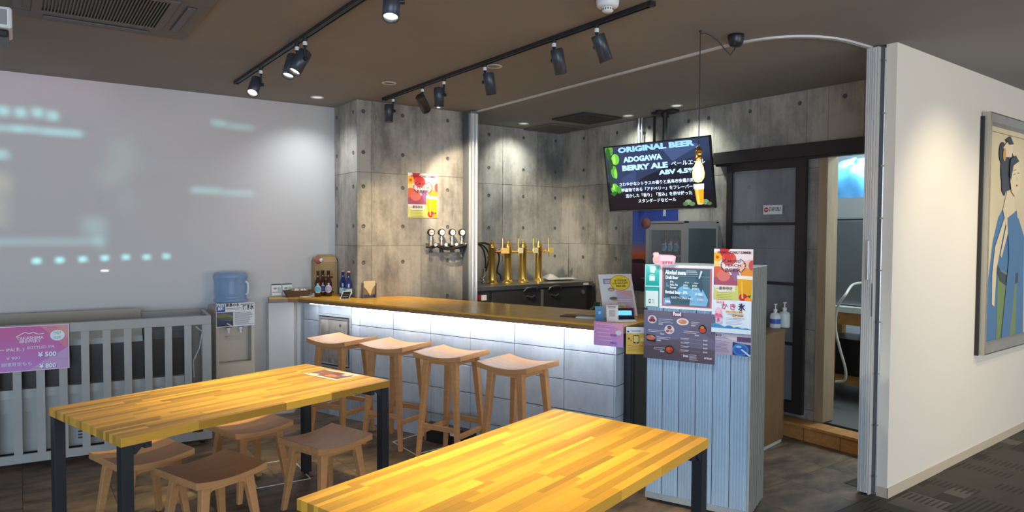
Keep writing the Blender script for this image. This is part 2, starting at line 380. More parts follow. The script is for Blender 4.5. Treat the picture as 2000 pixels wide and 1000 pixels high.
# return wall under the counter's left end
MB().prism([(1.76,YW),(1.76,6.11),(1.965,6.075),(2.03,6.19),(2.03,YW)],0,.975).build('wall_return',WHITE,kind='structure',fix=True)
holeme=MB().lathe([(.017,0),(.018,.0015),(.012,.0018),(.0115,.0004),(.0001,.0004)],12).mesh('tie_hole',HOLE)
def panels(parent,x0,x1,z0,z1,to_world,seams_x,seams_z,nrm,holes):
    """separate cast panels on a wall: to_world(u,z) gives the point, nrm the outward normal"""
    us=[x0]+[s for s in seams_x if x0+.02<s<x1-.02]+[x1]; zs=[z0]+[s for s in seams_z if z0<s<z1]+[z1]
    for a,b in zip(us,us[1:]):
        for c,d in zip(zs,zs[1:]):
            g=.0018; r=random.random()*.0015
            p=[to_world(a+g,c+g),to_world(b-g,c+g),to_world(b-g,d-g),to_world(a+g,d-g)]
            n=Vector(nrm)*(.004+r); ctr=sum(p,Vector())/4
            vs=[q-ctr for q in p]+[q+n-ctr for q in p]
            m=MB().add(vs,[(0,1,2,3),(7,6,5,4),(0,4,5,1),(1,5,6,2),(2,6,7,3),(3,7,4,0)])
            m.build('concrete_panel',CONC,parent,loc=ctr,fix=True)
    q=Vector((0,0,1)).rotation_difference(Vector(nrm)).to_euler()
    for u,z in holes:
        if x0+.02<u<x1-.02: link_mesh('tie_hole',holeme,parent,to_world(u,z)+Vector(nrm)*.0053,q)
SZ=[.2,.84,1.474,2.115]
HZ=[.35,.68,1.0,1.33,1.648,1.992,2.286,2.637]
pil=MB().box(2.397,3.458,5.684,YW+.1,0,CEIL).build('wall_pillar',DGREY,kind='structure')
panels(pil,2.393,3.462,0,CEIL,lambda u,z:Vector((u,5.684,z)),[2.529,3.01,3.484],SZ,(0,-1,0),[(x,z) for x in(2.45,2.826,3.29) for z in HZ])
panels(pil,5.68,YW,0,CEIL,lambda u,z:Vector((2.397,u,z)),[5.95],SZ,(-1,0,0),[(y,z) for y in(5.76,6.14) for z in HZ])
wb=MB().box(3.458,XR+.1,YW,YW+.12,0,CEIL).build('wall_back',DGREY,kind='structure')
panels(wb,3.462,XR,0,CEIL,lambda u,z:Vector((u,YW,z)),[3.80,4.273,4.746],SZ,(0,-1,0),[(x,z) for x in(3.64,4.095,4.549,5.0) for z in HZ])
# right concrete wall with a doorway (Y 2.35..2.90, z up to 2.2)
wr=MB().box(XR,XR+.12,2.98,YW+.1,0,CEIL).box(XR,XR+.12,2.175,2.98,2.2,CEIL).build('wall_right',DGREY,kind='structure')
panels(wr,2.98,YW,0,CEIL,lambda u,z:Vector((XR,u,z)),[3.16,3.61,4.06,4.51,4.96,5.41,5.615,6.061],SZ,(-1,0,0),[(y,z) for y in(3.222,3.683,4.12,4.348,4.842,5.295,5.813) for z in HZ])
panels(wr,2.175,2.98,2.2,CEIL,lambda u,z:Vector((XR,u,z)),[2.70],[],(-1,0,0),[(2.85,2.637),(2.4,2.637)])
MB().box(XR-.012,XR+.14,2.972,3.05,0.126,2.2).build('trim_2',BEIGEW,kind='structure',bevel=.004)
# room behind the doorway
bk=mat('pale_back_room_wall',(.55,.60,.64),.7)
MB().box(7.3,7.4,2.4,4.6,0,CEIL).build('wall_storeroom',bk,kind='structure')
MB().box(XR+.12,7.3,4.5,4.6,0,CEIL).build('wall_storeroom_side',bk,kind='structure')
MB().box(XR+.05,7.3,2.36,4.5,.02,.12).build('floor_storeroom',mat('dark_store_floor',(.10,.095,.09),.5),kind='structure')
# orange wooden step
st=empty('wooden_step',(XR-.165,2.75,0),0,'orange wooden step at the foot of the storeroom doorway','step')
MB().box(-.03,.14,-.6,.58,.105,.125).build('tread',ORANGEW,st,bevel=.003)
for k in range(4): MB().box(-.01,.07,-.6+k*.295,-.6+k*.295+.29,0,.104).build('riser_board',ORANGEW,st)
# partition wall with painting
PA=R(2.54); pdir=Vector((math.cos(PA),math.sin(PA),0)); pn=Vector((math.sin(PA),-math.cos(PA),0)); P0=Vector((4.262,2.070,0))
part=MB().box(0,4.5,0,.062,0,CEIL).build('wall_partition',CREAM,loc=P0,rz=PA,kind='structure')
MB().box(-.003,4.5,-.006,0,0,.062).box(-.003,0,-.006,.062,0,.062).build('baseboard_partition',BASEB,loc=P0,rz=PA,kind='structure')
# ------------------------------------------------------------------ ceiling fittings
def rail_path(name,pts,wd,h,m,**k):
    b=MB(); pts=[Vector((p[0],p[1],0)) for p in pts]; n=len(pts); vs=[]
    for i,p in enumerate(pts):
        d=(pts[min(i+1,n-1)]-pts[max(i-1,0)]).normalized(); q=Vector((-d.y,d.x,0))*wd/2
        for a,z in((-1,CEIL-h),(1,CEIL-h),(1,CEIL-.0005),(-1,CEIL-.0005)): vs.append((p.x+q.x*a,p.y+q.y*a,z))
    fs=[(i*4+j,i*4+(j+1)%4,(i+1)*4+(j+1)%4,(i+1)*4+j) for i in range(n-1) for j in range(4)]+[(0,1,2,3),(n*4-4,n*4-1,n*4-2,n*4-3)]
    b.add(vs,fs); return b.build(name,m,fix=True,**k)
arc=[(3.53,5.60),(3.50,2.86)]
for i in range(1,13):
    t=i/13; a=(3.50,2.86); c=(3.46,2.27); e_=(3.98,2.222)
    arc.append(tuple((1-t)**2*a[k]+2*t*(1-t)*c[k]+t*t*e_[k] for k in(0,1)))
arc+=[(3.98,2.222),(4.24,2.215)]
rail_path('curtain_track',arc,.026,.012,ALUW,label='white folding-screen rail curving across the dark ceiling',cat='ceiling rail')
def track(name,x,y0,y1,label):
    t=empty(name,(x,y0,CEIL),0,label,'light track','black ceiling light tracks' if 0 else None)
    L=y1-y0
    MB().box(-.017,.017,0,L,-.004,0).box(-.017,-.012,0,L,-.022,-.004).box(.012,.017,0,L,-.022,-.004).box(-.012,.012,0,L,-.012,-.004).build('rail_body',BLACK,t)
    for y in (0,L): MB().box(-.0185,.0185,y-.01,y+.012,-.024,0).build('end_cap',BLACKP,t)
    MB().box(-.008,-.005,.02,L-.02,-.0155,-.012).box(.005,.008,.02,L-.02,-.0155,-.012).build('conductor',ALU,t)
track('light_track',1.372,1.8,5.56,'black light track over the near table, its end by the white wall')
track('light_track',2.552,2.42,5.47,'long black light track over the bar stools, ending by the pillar')
def head(px,py,x,aim,lit,label,power=0,ang=40,col=(1,.86,.68),brown=False,blend=.6,size=1.0,tgt=None):
    p=on_x(px,py,x); y=p.y
    root=empty('track_spotlight',(x,y,CEIL-.022),0,label,'spotlight')
    MB().cyl((0,0,0),(0,0,-.018),.013,n=14).build('track_cap',BLACKP,root)
    MB().cyl((0,0,-.018),(0,0,-.040),.0125,n=14).build('connector',WHITEP,root)
    MB().cyl((0,0,-.040),(0,0,-.052),.013,.007,n=14).cyl((0,0,-.052),(0,0,-.115),.0065,n=10).build('stem',BLACKP,root)
    d=Vector(aim).normalized(); side=Vector((-d.y,d.x,0)); side=side.normalized() if side.length>.05 else Vector((.6,-.8,0))
    piv=Vector((0,0,-.115)); MB().cyl(piv-side*.016,piv+side*.016,.012,n=14).build('knuckle',BLACKP,root)
    off=side*-.040*size if brown is False else side*0
    c=piv+off; r=.037*size
    m=mat('dark_brown_lamp_metal',(.045,.035,.026),.4) if brown else mat('satin_black_lamp_metal',(.048,.056,.072),.35,.2)
    t0=c-d*.055*size; t1=c+d*.088*size
    q=MB().lathe([(.0001,0),(r*.9,0),(r,.006),(r,.143*size),(r*.90,.143*size),(r*.82,.125*size)],24,t0,ax=d); q.build('lamp_body',m,root)
    MB().lathe([(.0001,.124*size),(r*.85,.124*size)] ,20,t0,ax=d).build('lens',LENS if lit else LENSOFF,root)
    if lit and power:
        wloc=Vector((x,y,CEIL-.022))+t1+d*.004
        s=spot('lamp_light',wloc,wloc+d if tgt is None else tgt,power,ang,blend,col,.025)
        s.parent=root; s.matrix_parent_inverse=Matrix.Translation(-root.location)
    return root
# track one (over the tables)
head(509.5,135,1.372,(-.35,-.48,-.75),True,'lit spotlight nearest the white wall on the left light track',26,80,(1,.86,.6),blend=1)
head(580,88,1.372,(-.30,-.22,-.9),True,'lit spotlight behind the tilted one on the left light track',60,70,(1,.84,.38),blend=1,tgt=(1.15,4.05,.72))
head(595.6,78,1.372,(-.48,-.10,-.85),True,'tilted lit spotlight in front of its neighbour on the left light track',85,56,(1,.84,.38),blend=1,size=1.05,tgt=(1.25,4.1,.72))
head(783,-26,1.372,(-.2,-.3,-.9),True,'lit spotlight at the top edge hanging over the near table',230,70,(1,.84,.38),blend=1,tgt=(1.62,2.4,.72))
# track two (over the bar)
head(768,193,2.552,(0,0,-1),True,'straight-hanging black spotlight nearest the pillar on the bar track',50,70,(1,.78,.42),blend=1,tgt=(2.55,5.45,1.0))
head(825,173,2.552,(.62,.42,-.62),True,'dark brown tilted spotlight, second from the pillar on the bar track',110,52,(1,.84,.6),brown=True,tgt=(4.45,6.2,1.25),blend=.5)
head(867,157,2.552,(0.02,0,-1),True,'straight-hanging black spotlight with a pale lens rim, third from the pillar',48,66,(1,.78,.52),tgt=(3.15,5.68,1.45),blend=.8)
head(947,129,2.552,(.22,.06,-1),False,'fourth spotlight from the pillar on the bar track, beside a round downlight')
head(1082,80,2.552,(.26,.0,-1),True,'large black spotlight second from the smoke detector on the bar track',60,60,(1,.95,.86),tgt=(3.2,2.6,1.2),blend=1)
head(1165.5,50,2.552,(.42,-.05,-.95),True,'black spotlight just under the smoke detector on the bar track',34,50,(.9,.96,1),tgt=(3.2,2.45,1.1),blend=1)
def downlight(px,py,label,power=0,tilt=(0,0,-1),col=(.93,1,.90),ang=105):
    p=on_z(px,py,CEIL); t=empty('downlight',(p.x,p.y,CEIL),0,label,'downlight')
    MB().lathe([(.040,0),(.055,0),(.056,-.004),(.050,-.007),(.040,-.003)],24).build('trim_ring',ALUW if power==0 else PAPER,t)
    MB().lathe([(.041,-.002),(.02,-.0035),(.0001,-.004)],20).build('lens',mat('downlight_glass',(1,.97,.9),.4,emit=.35) if power else mat('unlit_downlight_glass',(.25,.24,.22),.5),t)
    if power: s=spot('downlight_light',(p.x,p.y,CEIL-.02),Vector((p.x,p.y,CEIL))+Vector(tilt),power,ang,1.0,col,.04); s.parent=t; s.matrix_parent_inverse=Matrix.Translation(-t.location)
downlight(619.6,189.6,'flush downlight in the ceiling nearest the white wall corner',19,(.0,.12,-1),(.93,.97,1),125)
downlight(760,162,'round downlight between the two light tracks above the pillar',0)
downlight(965,129,'round downlight just behind the bar light track')
downlight(1023,241,'small round downlight above the beer towers',22,(.05,.45,-1))
downlight(1227,225.6,'round downlight between the air vent and the screen bracket',20,(.45,.25,-1))
downlight(1321.5,206,'round downlight right of the screen bracket',24,(.45,.0,-1))
# partition and picture lights out of frame on the corridor ceiling
spot('picture_light',(4.75,.85,2.66),(5.0,2.1,1.50),46,70,.95,(1,.88,.66),.05)
spot('picture_light',(6.3,.5,2.66),(6.15,2.1,1.3),35,75,.8,(1,.88,.66),.05)
# smoke detector
p=on_z(1187,-2,CEIL); t=empty('smoke_detector',(p.x,p.y,CEIL),0,'white round smoke detector on the ceiling at the top edge','smoke detector')
MB().lathe([(.0001,0),(.055,0),(.056,-.012),(.053,-.034),(.045,-.042),(.028,-.044)],28).build('base',WHITEP,t)
MB().lathe([(.028,-.044),(.028,-.058),(.022,-.064),(.0001,-.066)],24).build('sensor_dome',WHITEP,t)
for k in range(14):
    a=2*math.pi*k/14; MB().obox((.0283*math.cos(a),.0283*math.sin(a),-.052),(-math.sin(a),math.cos(a),0),(math.cos(a),math.sin(a),0),(0,0,1),.0022,.001,.005).build('vent_slot',BLACK,t)
# AC cassette
cx,cy,hs=.373,4.075,.445
ac=empty('ceiling_air_conditioner',(cx,cy,CEIL),0,'square ceiling air-conditioner panel with a ribbed grille at top left','air conditioner')
acm=mat('taupe_plastic_panel',(.155,.14,.125),.6)
MB().box(-hs,hs,-hs,-.30,-.012,0).box(-hs,hs,.30,hs,-.012,0).box(-hs,-.30,-.30,.30,-.012,0).box(.30,hs,-.30,.30,-.012,0).build('panel_frame',acm,ac,bevel=.004)
MB().box(-.30,.30,-.30,.30,-.004,-.001).build('filter_back',BLACK,ac)
MB().box(-.30,.30,-.30,-.262,-.016,-.004).box(-.30,.30,.262,.30,-.016,-.004).box(-.30,-.262,-.262,.262,-.016,-.004).box(.262,.30,-.262,.262,-.016,-.004).build('grille_frame',acm,ac)
g=MB()
for k in range(36): g.box(-.262+k*.01456,-.256+k*.01456,-.262,.262,-.014,-.006)
g.build('grille_rib',mat('grille_rib_plastic',(.17,.15,.12),.6),ac,kind='stuff')
for a in range(4):
    q=Matrix.Rotation(a*math.pi/2,4,'Z'); 
    o=MB().box(-.25,.25,.335,.385,-.0135,-.0115).build('air_slot',BLACK,ac); o.rotation_euler=(0,0,a*math.pi/2)
    o=MB().box(-.245,.245,.342,.378,-.019,-.014).build('louver',mat('louver_plastic',(.12,.11,.115),.5),ac); o.rotation_euler=(0,0,a*math.pi/2)
# bar ceiling vents
def vent(cs,label,raised):
    P=[on_z(*c,CEIL) for c in cs]; c=sum(P,Vector())/4
    t=empty('ceiling_vent',(c.x,c.y,CEIL),0,label,'ceiling vent'); hx=.25; hy=.24
    m=mat('dark_vent_plastic',(.05,.046,.042),.6) if raised else acm
    MB().box(-hx,hx,-hy,-hy+.03,-.018,0).box(-hx,hx,hy-.03,hy,-.018,0).box(-hx,-hx+.03,-hy+.03,hy-.03,-.018,0).box(hx-.03,hx,-hy+.03,hy-.03,-.018,0).build('vent_frame',m,t,bevel=.003)
    MB().box(-hx+.03,hx-.03,-hy+.03,hy-.03,-.004,-.001).build('backing',BLACK,t)
    for k in range(9): MB().box(-hx+.035,hx-.035,-hy+.045+k*.046,-hy+.075+k*.046,-.012,-.008).build('slat',m,t)
vent([(1029,251),(1075,240),(1140,248),(1095,259)],'square ceiling vent with a pale rim in the corner above the towers',False)
vent([(1100,230),(1143,221),(1194,229),(1147,239)],'dark square ceiling vent nearer the screen bracket',True)
# projector at the left edge
pj=empty('ceiling_projector',(-.10,4.15,CEIL),0,'white projector hanging from the ceiling at the left edge','projector')
MB().cyl((0,0,0),(0,0,-.10),.02).build('mount',WHITEP,pj)
MB().box(-.17,.095,-.13,.13,-.20,-.10).build('housing',WHITEP,pj,bevel=.012)
MB().box(-.12,.075,-.1302,-.128,-.185,-.115).build('grille',mat('grey_grille',(.30,.30,.31),.6),pj)
MB().box(-.16,.08,-.10,.11,-.235,-.20).build('underside',BLACKP,pj,bevel=.008)
MB().cyl((-.05,.13,-.15),(-.05,.145,-.15),.03).build('lens',BLACKP,pj)
# projected picture: a projector light whose beam carries a blurred image (positions in metres on the wall plane)
def projector():
    L0=Vector((-.15,4.32,2.585)); l=bpy.data.lights.new('projector_beam','SPOT'); l.energy=1; l.spot_size=R(130); l.spot_blend=0.02; l.shadow_soft_size=.004
    o=bpy.data.objects.new('projector_beam',l); COL.objects.link(o); o.location=L0
    o.rotation_euler=Vector((0,1,-.25)).to_track_quat('-Z','Y').to_euler(); o.parent=pj; o.matrix_parent_inverse=Matrix.Translation(-pj.location)
    l.use_nodes=True; nt=l.node_tree; em=nt.nodes['Emission']; L=nt.links.new
    g=nd(nt,'ShaderNodeNewGeometry'); sp=nd(nt,'ShaderNodeSeparateXYZ'); L(g.outputs['Incoming'],sp.inputs[0])
    D=YW-L0.y
    def ratio(k,off):
        d=nd(nt,'ShaderNodeMath',operation='DIVIDE'); L(sp.outputs[k],d.inputs[0]); L(sp.outputs[1],d.inputs[1])
        m=nd(nt,'ShaderNodeMath',operation='MULTIPLY_ADD'); m.inputs[1].default_value=D; m.inputs[2].default_value=off; L(d.outputs[0],m.inputs[0]); return m.outputs[0]
    X=ratio(0,L0.x); Z=ratio(2,L0.z)
    def soft(src,c,h,f):
        a=nd(nt,'ShaderNodeMath',operation='SUBTRACT'); a.inputs[1].default_value=c; L(src,a.inputs[0])
        b=nd(nt,'ShaderNodeMath',operation='ABSOLUTE'); L(a.outputs[0],b.inputs[0])
        m=nd(nt,'ShaderNodeMapRange'); m.interpolation_type='SMOOTHSTEP'; m.inputs[1].default_value=max(0,h-f); m.inputs[2].default_value=h+f; m.inputs[3].default_value=1; m.inputs[4].default_value=0
        L(b.outputs[0],m.inputs[0]); return m.outputs[0]
    total=None
    def addc(c,amp,cx_,cz,hx,hz,f):
        nonlocal total
        a=nd(nt,'ShaderNodeMath',operation='MULTIPLY'); L(soft(X,cx_,hx,f),a.inputs[0]); L(soft(Z,cz,hz,f),a.inputs[1])
        v=nd(nt,'ShaderNodeVectorMath',operation='SCALE'); v.inputs[0].default_value=tuple(k*amp for k in c); L(a.outputs[0],v.inputs['Scale'])
        if total is None: total=v.outputs[0]
        else:
            s=nd(nt,'ShaderNodeVectorMath',operation='ADD'); L(total,s.inputs[0]); L(v.outputs[0],s.inputs[1]); total=s.outputs[0]
    def wp(zx,zy): p=on_y(zx/2.38,140+zy/2.38,YW); return p.x,p.z
    CY=(1.2,4.2,4.1); PK=(1,.45,.62)
    def blob(c,amp,zx,zy,hw,hh,f):
        x,z=wp(zx,zy); s=(.85 if zx<600 else .95)*2.75/1571*1.0; addc(c,amp,x,z,hw*s,hh*s,f)
    addc(PK,.30,.35,1.95,1.55,.85,.25); addc((.8,.9,1),.15,.2,1.9,1.2,.8,.3)
    x,z=wp(60,60); addc(PK,.35,x,z,.6,.12,.12)
    for zx,zy in((15,182),(95,190),(175,190),(245,205)): blob(CY,.7,zx,zy,16,14,.045)
    blob(CY,.5,130,268,50,8,.04); blob(CY,.6,290,283,85,9,.04); blob(CY,.4,20,262,60,8,.04)
    blob(CY,.6,5,385,22,10,.05); blob((2,2,.9),.5,5,520,30,45,.07); blob((1.6,2,.9),.35,5,650,30,70,.06)
    blob((.7,2,1.2),.38,570,400,45,90,.12); blob((.8,2,1.2),.28,510,490,60,30,.10); blob((.8,2,1.5),.2,590,600,40,60,.08)
    blob(CY,.75,1020,240,35,8,.04); blob(CY,.6,1120,257,60,7,.04)
    blob(CY,.75,960,552,70,8,.045); blob(CY,.65,1110,565,75,8,.045)
    blob(CY,.4,440,720,50,45,.07); blob(CY,.3,465,790,25,40,.05); blob(CY,.35,230,790,230,10,.045)
    blob((.5,.9,1),.2,850,440,200,16,.07)
    for zx,zy in((170,880),(278,876),(385,872),(487,866),(585,862),(682,862),(773,858)): blob(CY,2.2,zx,zy,13,7,.03)
    blob((1,1,1),14,487,925,17,4,.008)
    L(total,em.inputs['Color']); em.inputs['Strength'].default_value=1.0; l.energy=20
projector()
# ------------------------------------------------------------------ bar
bA=R(19.9033); bdir=Vector((-math.sin(bA),math.cos(bA),0)); bn=Vector((math.cos(bA),math.sin(bA),0))
def B(off,t,z=0): return bn*off+bdir*t+Vector((0,0,z))
OFF=4.04
bar=empty('bar_counter',B(OFF,1.992),bA,'long bar front of pale grey concrete blocks under a wooden counter','bar counter')
# local: x = into the bar (bn), y = along bdir ; y=0 at the right end
YL=5.06-1.992
MB().box(.012,.10,.004,YL,0,.98).build('core',DGREY,bar)
js=[0,.103,.498,.893,1.288,1.683,2.078,2.473,2.755,YL]; js=[0,.105,.385,.781,1.177,1.567,1.965,2.351,2.46,2.745,YL]
js=[0,.385-.01,.781,1.177,1.567,1.965,2.351,2.746,YL]
zs=[0,.200,.404,.608,.812,.98]
hy0,hy1,hz0,hz1=4.434-1.992+.01,4.864-1.992,.42,.885   # service hatch opening
for a,b in zip(js,js[1:]):
    for k,(c,d) in enumerate(zip(zs,zs[1:])):
        segs=[(a,b)]
        if c<hz1 and d>hz0: # cut the hatch out
            n=[]
            for p,q in segs:
                if q<=hy0 or p>=hy1: n.append((p,q))
                else:
                    if hy0-p>.03: n.append((p,hy0))
                    if q-hy1>.03: n.append((hy1,q))
            segs=n
            if c<hz1<d: MB().box(.0,.016,hy0+.0025,hy1-.0025,hz1+.002,d-.002).build('concrete_block',CONCP,bar)
            if c<hz0<d: MB().box(.0,.016,hy0+.0025,hy1-.0025,c+.002,hz0-.002).build('concrete_block',CONCP,bar)
        for p,q in segs:
            g=.0025; o=MB().box(0,.016,-(q-p)/2+g,(q-p)/2-g,-(d-c)/2+g,(d-c)/2-g).build('concrete_block',CONCP,bar,bevel=.002,loc=(random.random()*.0012,(p+q)/2,(c+d)/2))
for k,(c,d) in enumerate(zip(zs,zs[1:])):
    MB().box(.0,.118,-.012,0,c+.0025,d-.0025).build('end_block',CONCP,bar)
# service hatch in the bar front
ht=empty('service_hatch',B(OFF-.006,1.992+hy0),bA,'silver framed service hatch set in the bar front behind the first bar stool','hatch')
W=hy1-hy0; hzc=hz1-hz0
MB().box(-.004,.02,0,.018,hz0,hz1).box(-.004,.02,W-.018,W,hz0,hz1).box(-.004,.02,.018,W-.018,hz1-.018,hz1).box(-.004,.02,.018,W-.018,hz0,hz0+.018).build('outer_frame',GALVE,ht)
MB().box(-.007,.01,.03,.042,hz0+.03,hz1-.03).box(-.007,.01,W-.042,W-.03,hz0+.03,hz1-.03).box(-.007,.01,.042,W-.042,hz1-.042,hz1-.03).box(-.007,.01,.042,W-.042,hz0+.03,hz0+.042).build('door_frame',ALU,ht)
MB().box(-.002,.01,.042,W*.66,hz0+.042,hz1-.042).build('door_panel',CONC,ht); MB().box(-.002,.01,W*.66+.003,W-.042,hz0+.042,hz1-.042).build('door_panel',CONC,ht)
MB().lathe([(.012,0),(.012,.003),(.0001,.003)],12,(-.002,.13,hz1-.09),ax=(-1,0,0)).build('tie_hole',HOLE,ht)
MB().box(-.012,-.006,W/2-.02,W/2+.02,hz0+.05,hz0+.07).build('latch',ALU,ht)
# counter
CT=1.023
F=B(3.89,4.943); G=B(3.89,1.85); Hh=B(4.58,1.85); K=B(4.58,4.32)
poly=[(1.778,YW-.002),(1.757,6.085),(1.90,6.03),(F.x,F.y),(G.x,G.y),(Hh.x,Hh.y),(3.05+.0,5.40)]
e1=B(4.58,4.05); poly=[(1.778,YW-.002),(1.757,6.085),(1.90,6.03),(F.x,F.y),(G.x,G.y),(Hh.x,Hh.y),(e1.x,e1.y)]
# back edge meets the pillar front
tt=(5.676-(bn*4.58).y)/bdir.y; e2=B(4.58,tt); poly=poly[:6]+[(e2.x,5.676),(2.388,5.676),(2.388,YW-.002)]
ct=MB().prism(poly,CT-.012,CT).build('bar_countertop',CNTW,fix=True,label='long varnished wooden bar countertop running from the white wall to the ribbed cabinet',cat='countertop')
MB().prism(poly,CT-.042,CT-.0122).build('edge_board',CNTE,ct,fix=True)
# LED strip below the counter
led=empty('light_strip',B(3.965,1.95,CT-.042),bA,'white glowing light strip under the front of the bar counter','light strip')
MB().box(-.012,.012,0,2.93,-.010,0).build('channel',ALU,led); MB().box(-.008,.008,.005,2.925,-.0125,-.0102).build('diffuser',LED,led)
# dark storage under the counter end
sh=empty('under_counter_cabinet',B(4.19,1.93),bA,'dark cabinet below the right end of the bar counter','cabinet')
MB().box(0,.36,0,.6,.04,.975).build('body',mat('dark_grey_laminate',(.055,.058,.064),.5),sh); MB().box(-.012,0,.01,.59,.05,.96).build('door',mat('dark_grey_laminate',(.05,.05,.05)),sh)
MB().box(.02,.34,-.012,0,.05,.96).build('side_panel',mat('dark_grey_laminate',(.05,.05,.05)),sh); MB().box(.03,.33,.02,.58,0,.04).build('plinth',BLACK,sh)
p1=on_n(838,850,(bn.x,bn.y),4.0); t1=p1.dot(bdir); p2=on_n(926,850,(bn.x,bn.y),4.0); t2=p2.dot(bdir)
kb=empty('floor_box',B(4.0,t2),bA,'low black box on the floor at the foot of the bar front','box')
MB().box(-.035,.030,0,t1-t2,.004,.125).build('body',BLACKP,kb,bevel=.004); MB().box(-.038,.032,-.003,t1-t2+.003,.125,.137).build('lid',BLACKP,kb); MB().box(-.036,-.035,.1,.2,.08,.10).build('label',WHITEP,kb)
# ------------------------------------------------------------------ tables
staveme=MB().box(-.5,.5,-.5,.5,-.5,.5).mesh('stave',TABW)
def table(c,ang,L,W,label):
    t=empty('dining_table',(c[0],c[1],0),ang,label,'table','butcher block dining tables'); H_=.72; T=.038
    rr=random.Random(int(c[0]*100)); ws=[rr.choice((.024,.028,.034,.040)) for _ in range(26)]; k_=W/sum(ws); yy=-W/2
    for rw in [q*k_ for q in ws]:
        x=-L/2; first=rr.uniform(.12,.45); yc=yy+rw/2; yy+=rw
        while x<L/2-.001:
            ln=first if x==-L/2 else rr.uniform(.26,.55)
            if L/2-(x+ln)<.12: ln=L/2-x
            link_mesh('stave',staveme,t,(x+ln/2,yc,H_-T/2+rr.uniform(-.00015,.00015)),scale=(ln-.0003,rw-.0003,T)); x+=ln
    hx,hy=L/2-.004,W/2-.004; s=.05
    for a in(-1,1):
        for b in(-1,1):
            x0,x1=sorted((a*hx,a*(hx-s))); y0,y1=sorted((b*hy,b*(hy-s)))
            l=MB().box(x0,x1,y0,y1,.012,H_-T-.002).build('leg',TABLEG,t,bevel=.002)
            MB().cyl(((x0+x1)/2,(y0+y1)/2,0),((x0+x1)/2,(y0+y1)/2,.012),.018,n=12).build('foot_glide',BLACKP,l)
    for a in(-1,1):
        x0,x1=sorted((a*(hx-.10),a*(hx-.13))); MB().box(x0,x1,-hy+.01,hy-.01,H_-T-.03,H_-T-.001).build('end_rail',TABLEG,t)
        for b in(-1,1):
            y0=b*(hy-.012); MB().prism([(0,0),(-a*.055,0),(-a*.012,-.045),(0,-.045)],-.006,.006,(a*(hx-s),y0,H_-T-.001),(1,0,0),(0,0,1),(0,-1,0)).build('corner_bracket',TABLEG,t,fix=True)
    return t
TA=R(16.35)
table((.945,3.925),TA,1.50,.815,'butcher-block table at the left with a menu sheet on it')
table((1.568,2.083),TA+R(.4),1.50,.80,'nearest butcher-block table at the bottom centre of the view')
# menu on the table
m0=on_z(598,730,.7215)
def tri(*pts): return [on_z(x,y,.7215) for x,y in pts]
q=tri((593,730),(655,743),(705,733),(640,722))
ms=MB().add([v for v in q]+[v+Vector((0,0,.0016)) for v in q],[(3,2,1,0),(4,5,6,7),(0,1,5,4),(1,2,6,5),(2,3,7,6),(3,0,4,7)]).build('table_menu',PAPER,fix=True,label='printed menu sheet lying on the left table',cat='menu')
wv=(q[1]-q[0]); hv=(q[3]-q[0])
hold=bpy.data.objects.new('print_base',None)
PRM=[]
def on_table_print():
    wm=wv.length; hv2=hv-wv.normalized()*hv.dot(wv.normalized()); hm=hv2.length
    o=MB().box(.01,wm-.01,.02,hm-.02,0,.0004).build('printed_area',mat('menu_brown_print',(.17,.07,.045),.35),ms); o.matrix_world=frame_mat(q[0]+Vector((0,0,.0018)),wv,hv2)
    prints(o,wm,hm,100,60,[('e',28,26,14,12,(170,90,50)),('e',60,38,15,11,(200,120,70)),('p',[(8,48),(30,42),(34,54),(10,56)],(230,225,215)),('r',72,10,18,12,(220,215,205)),('p',[(40,8),(66,6),(64,20),(44,22)],(150,60,40))],z=.0006)
on_table_print()
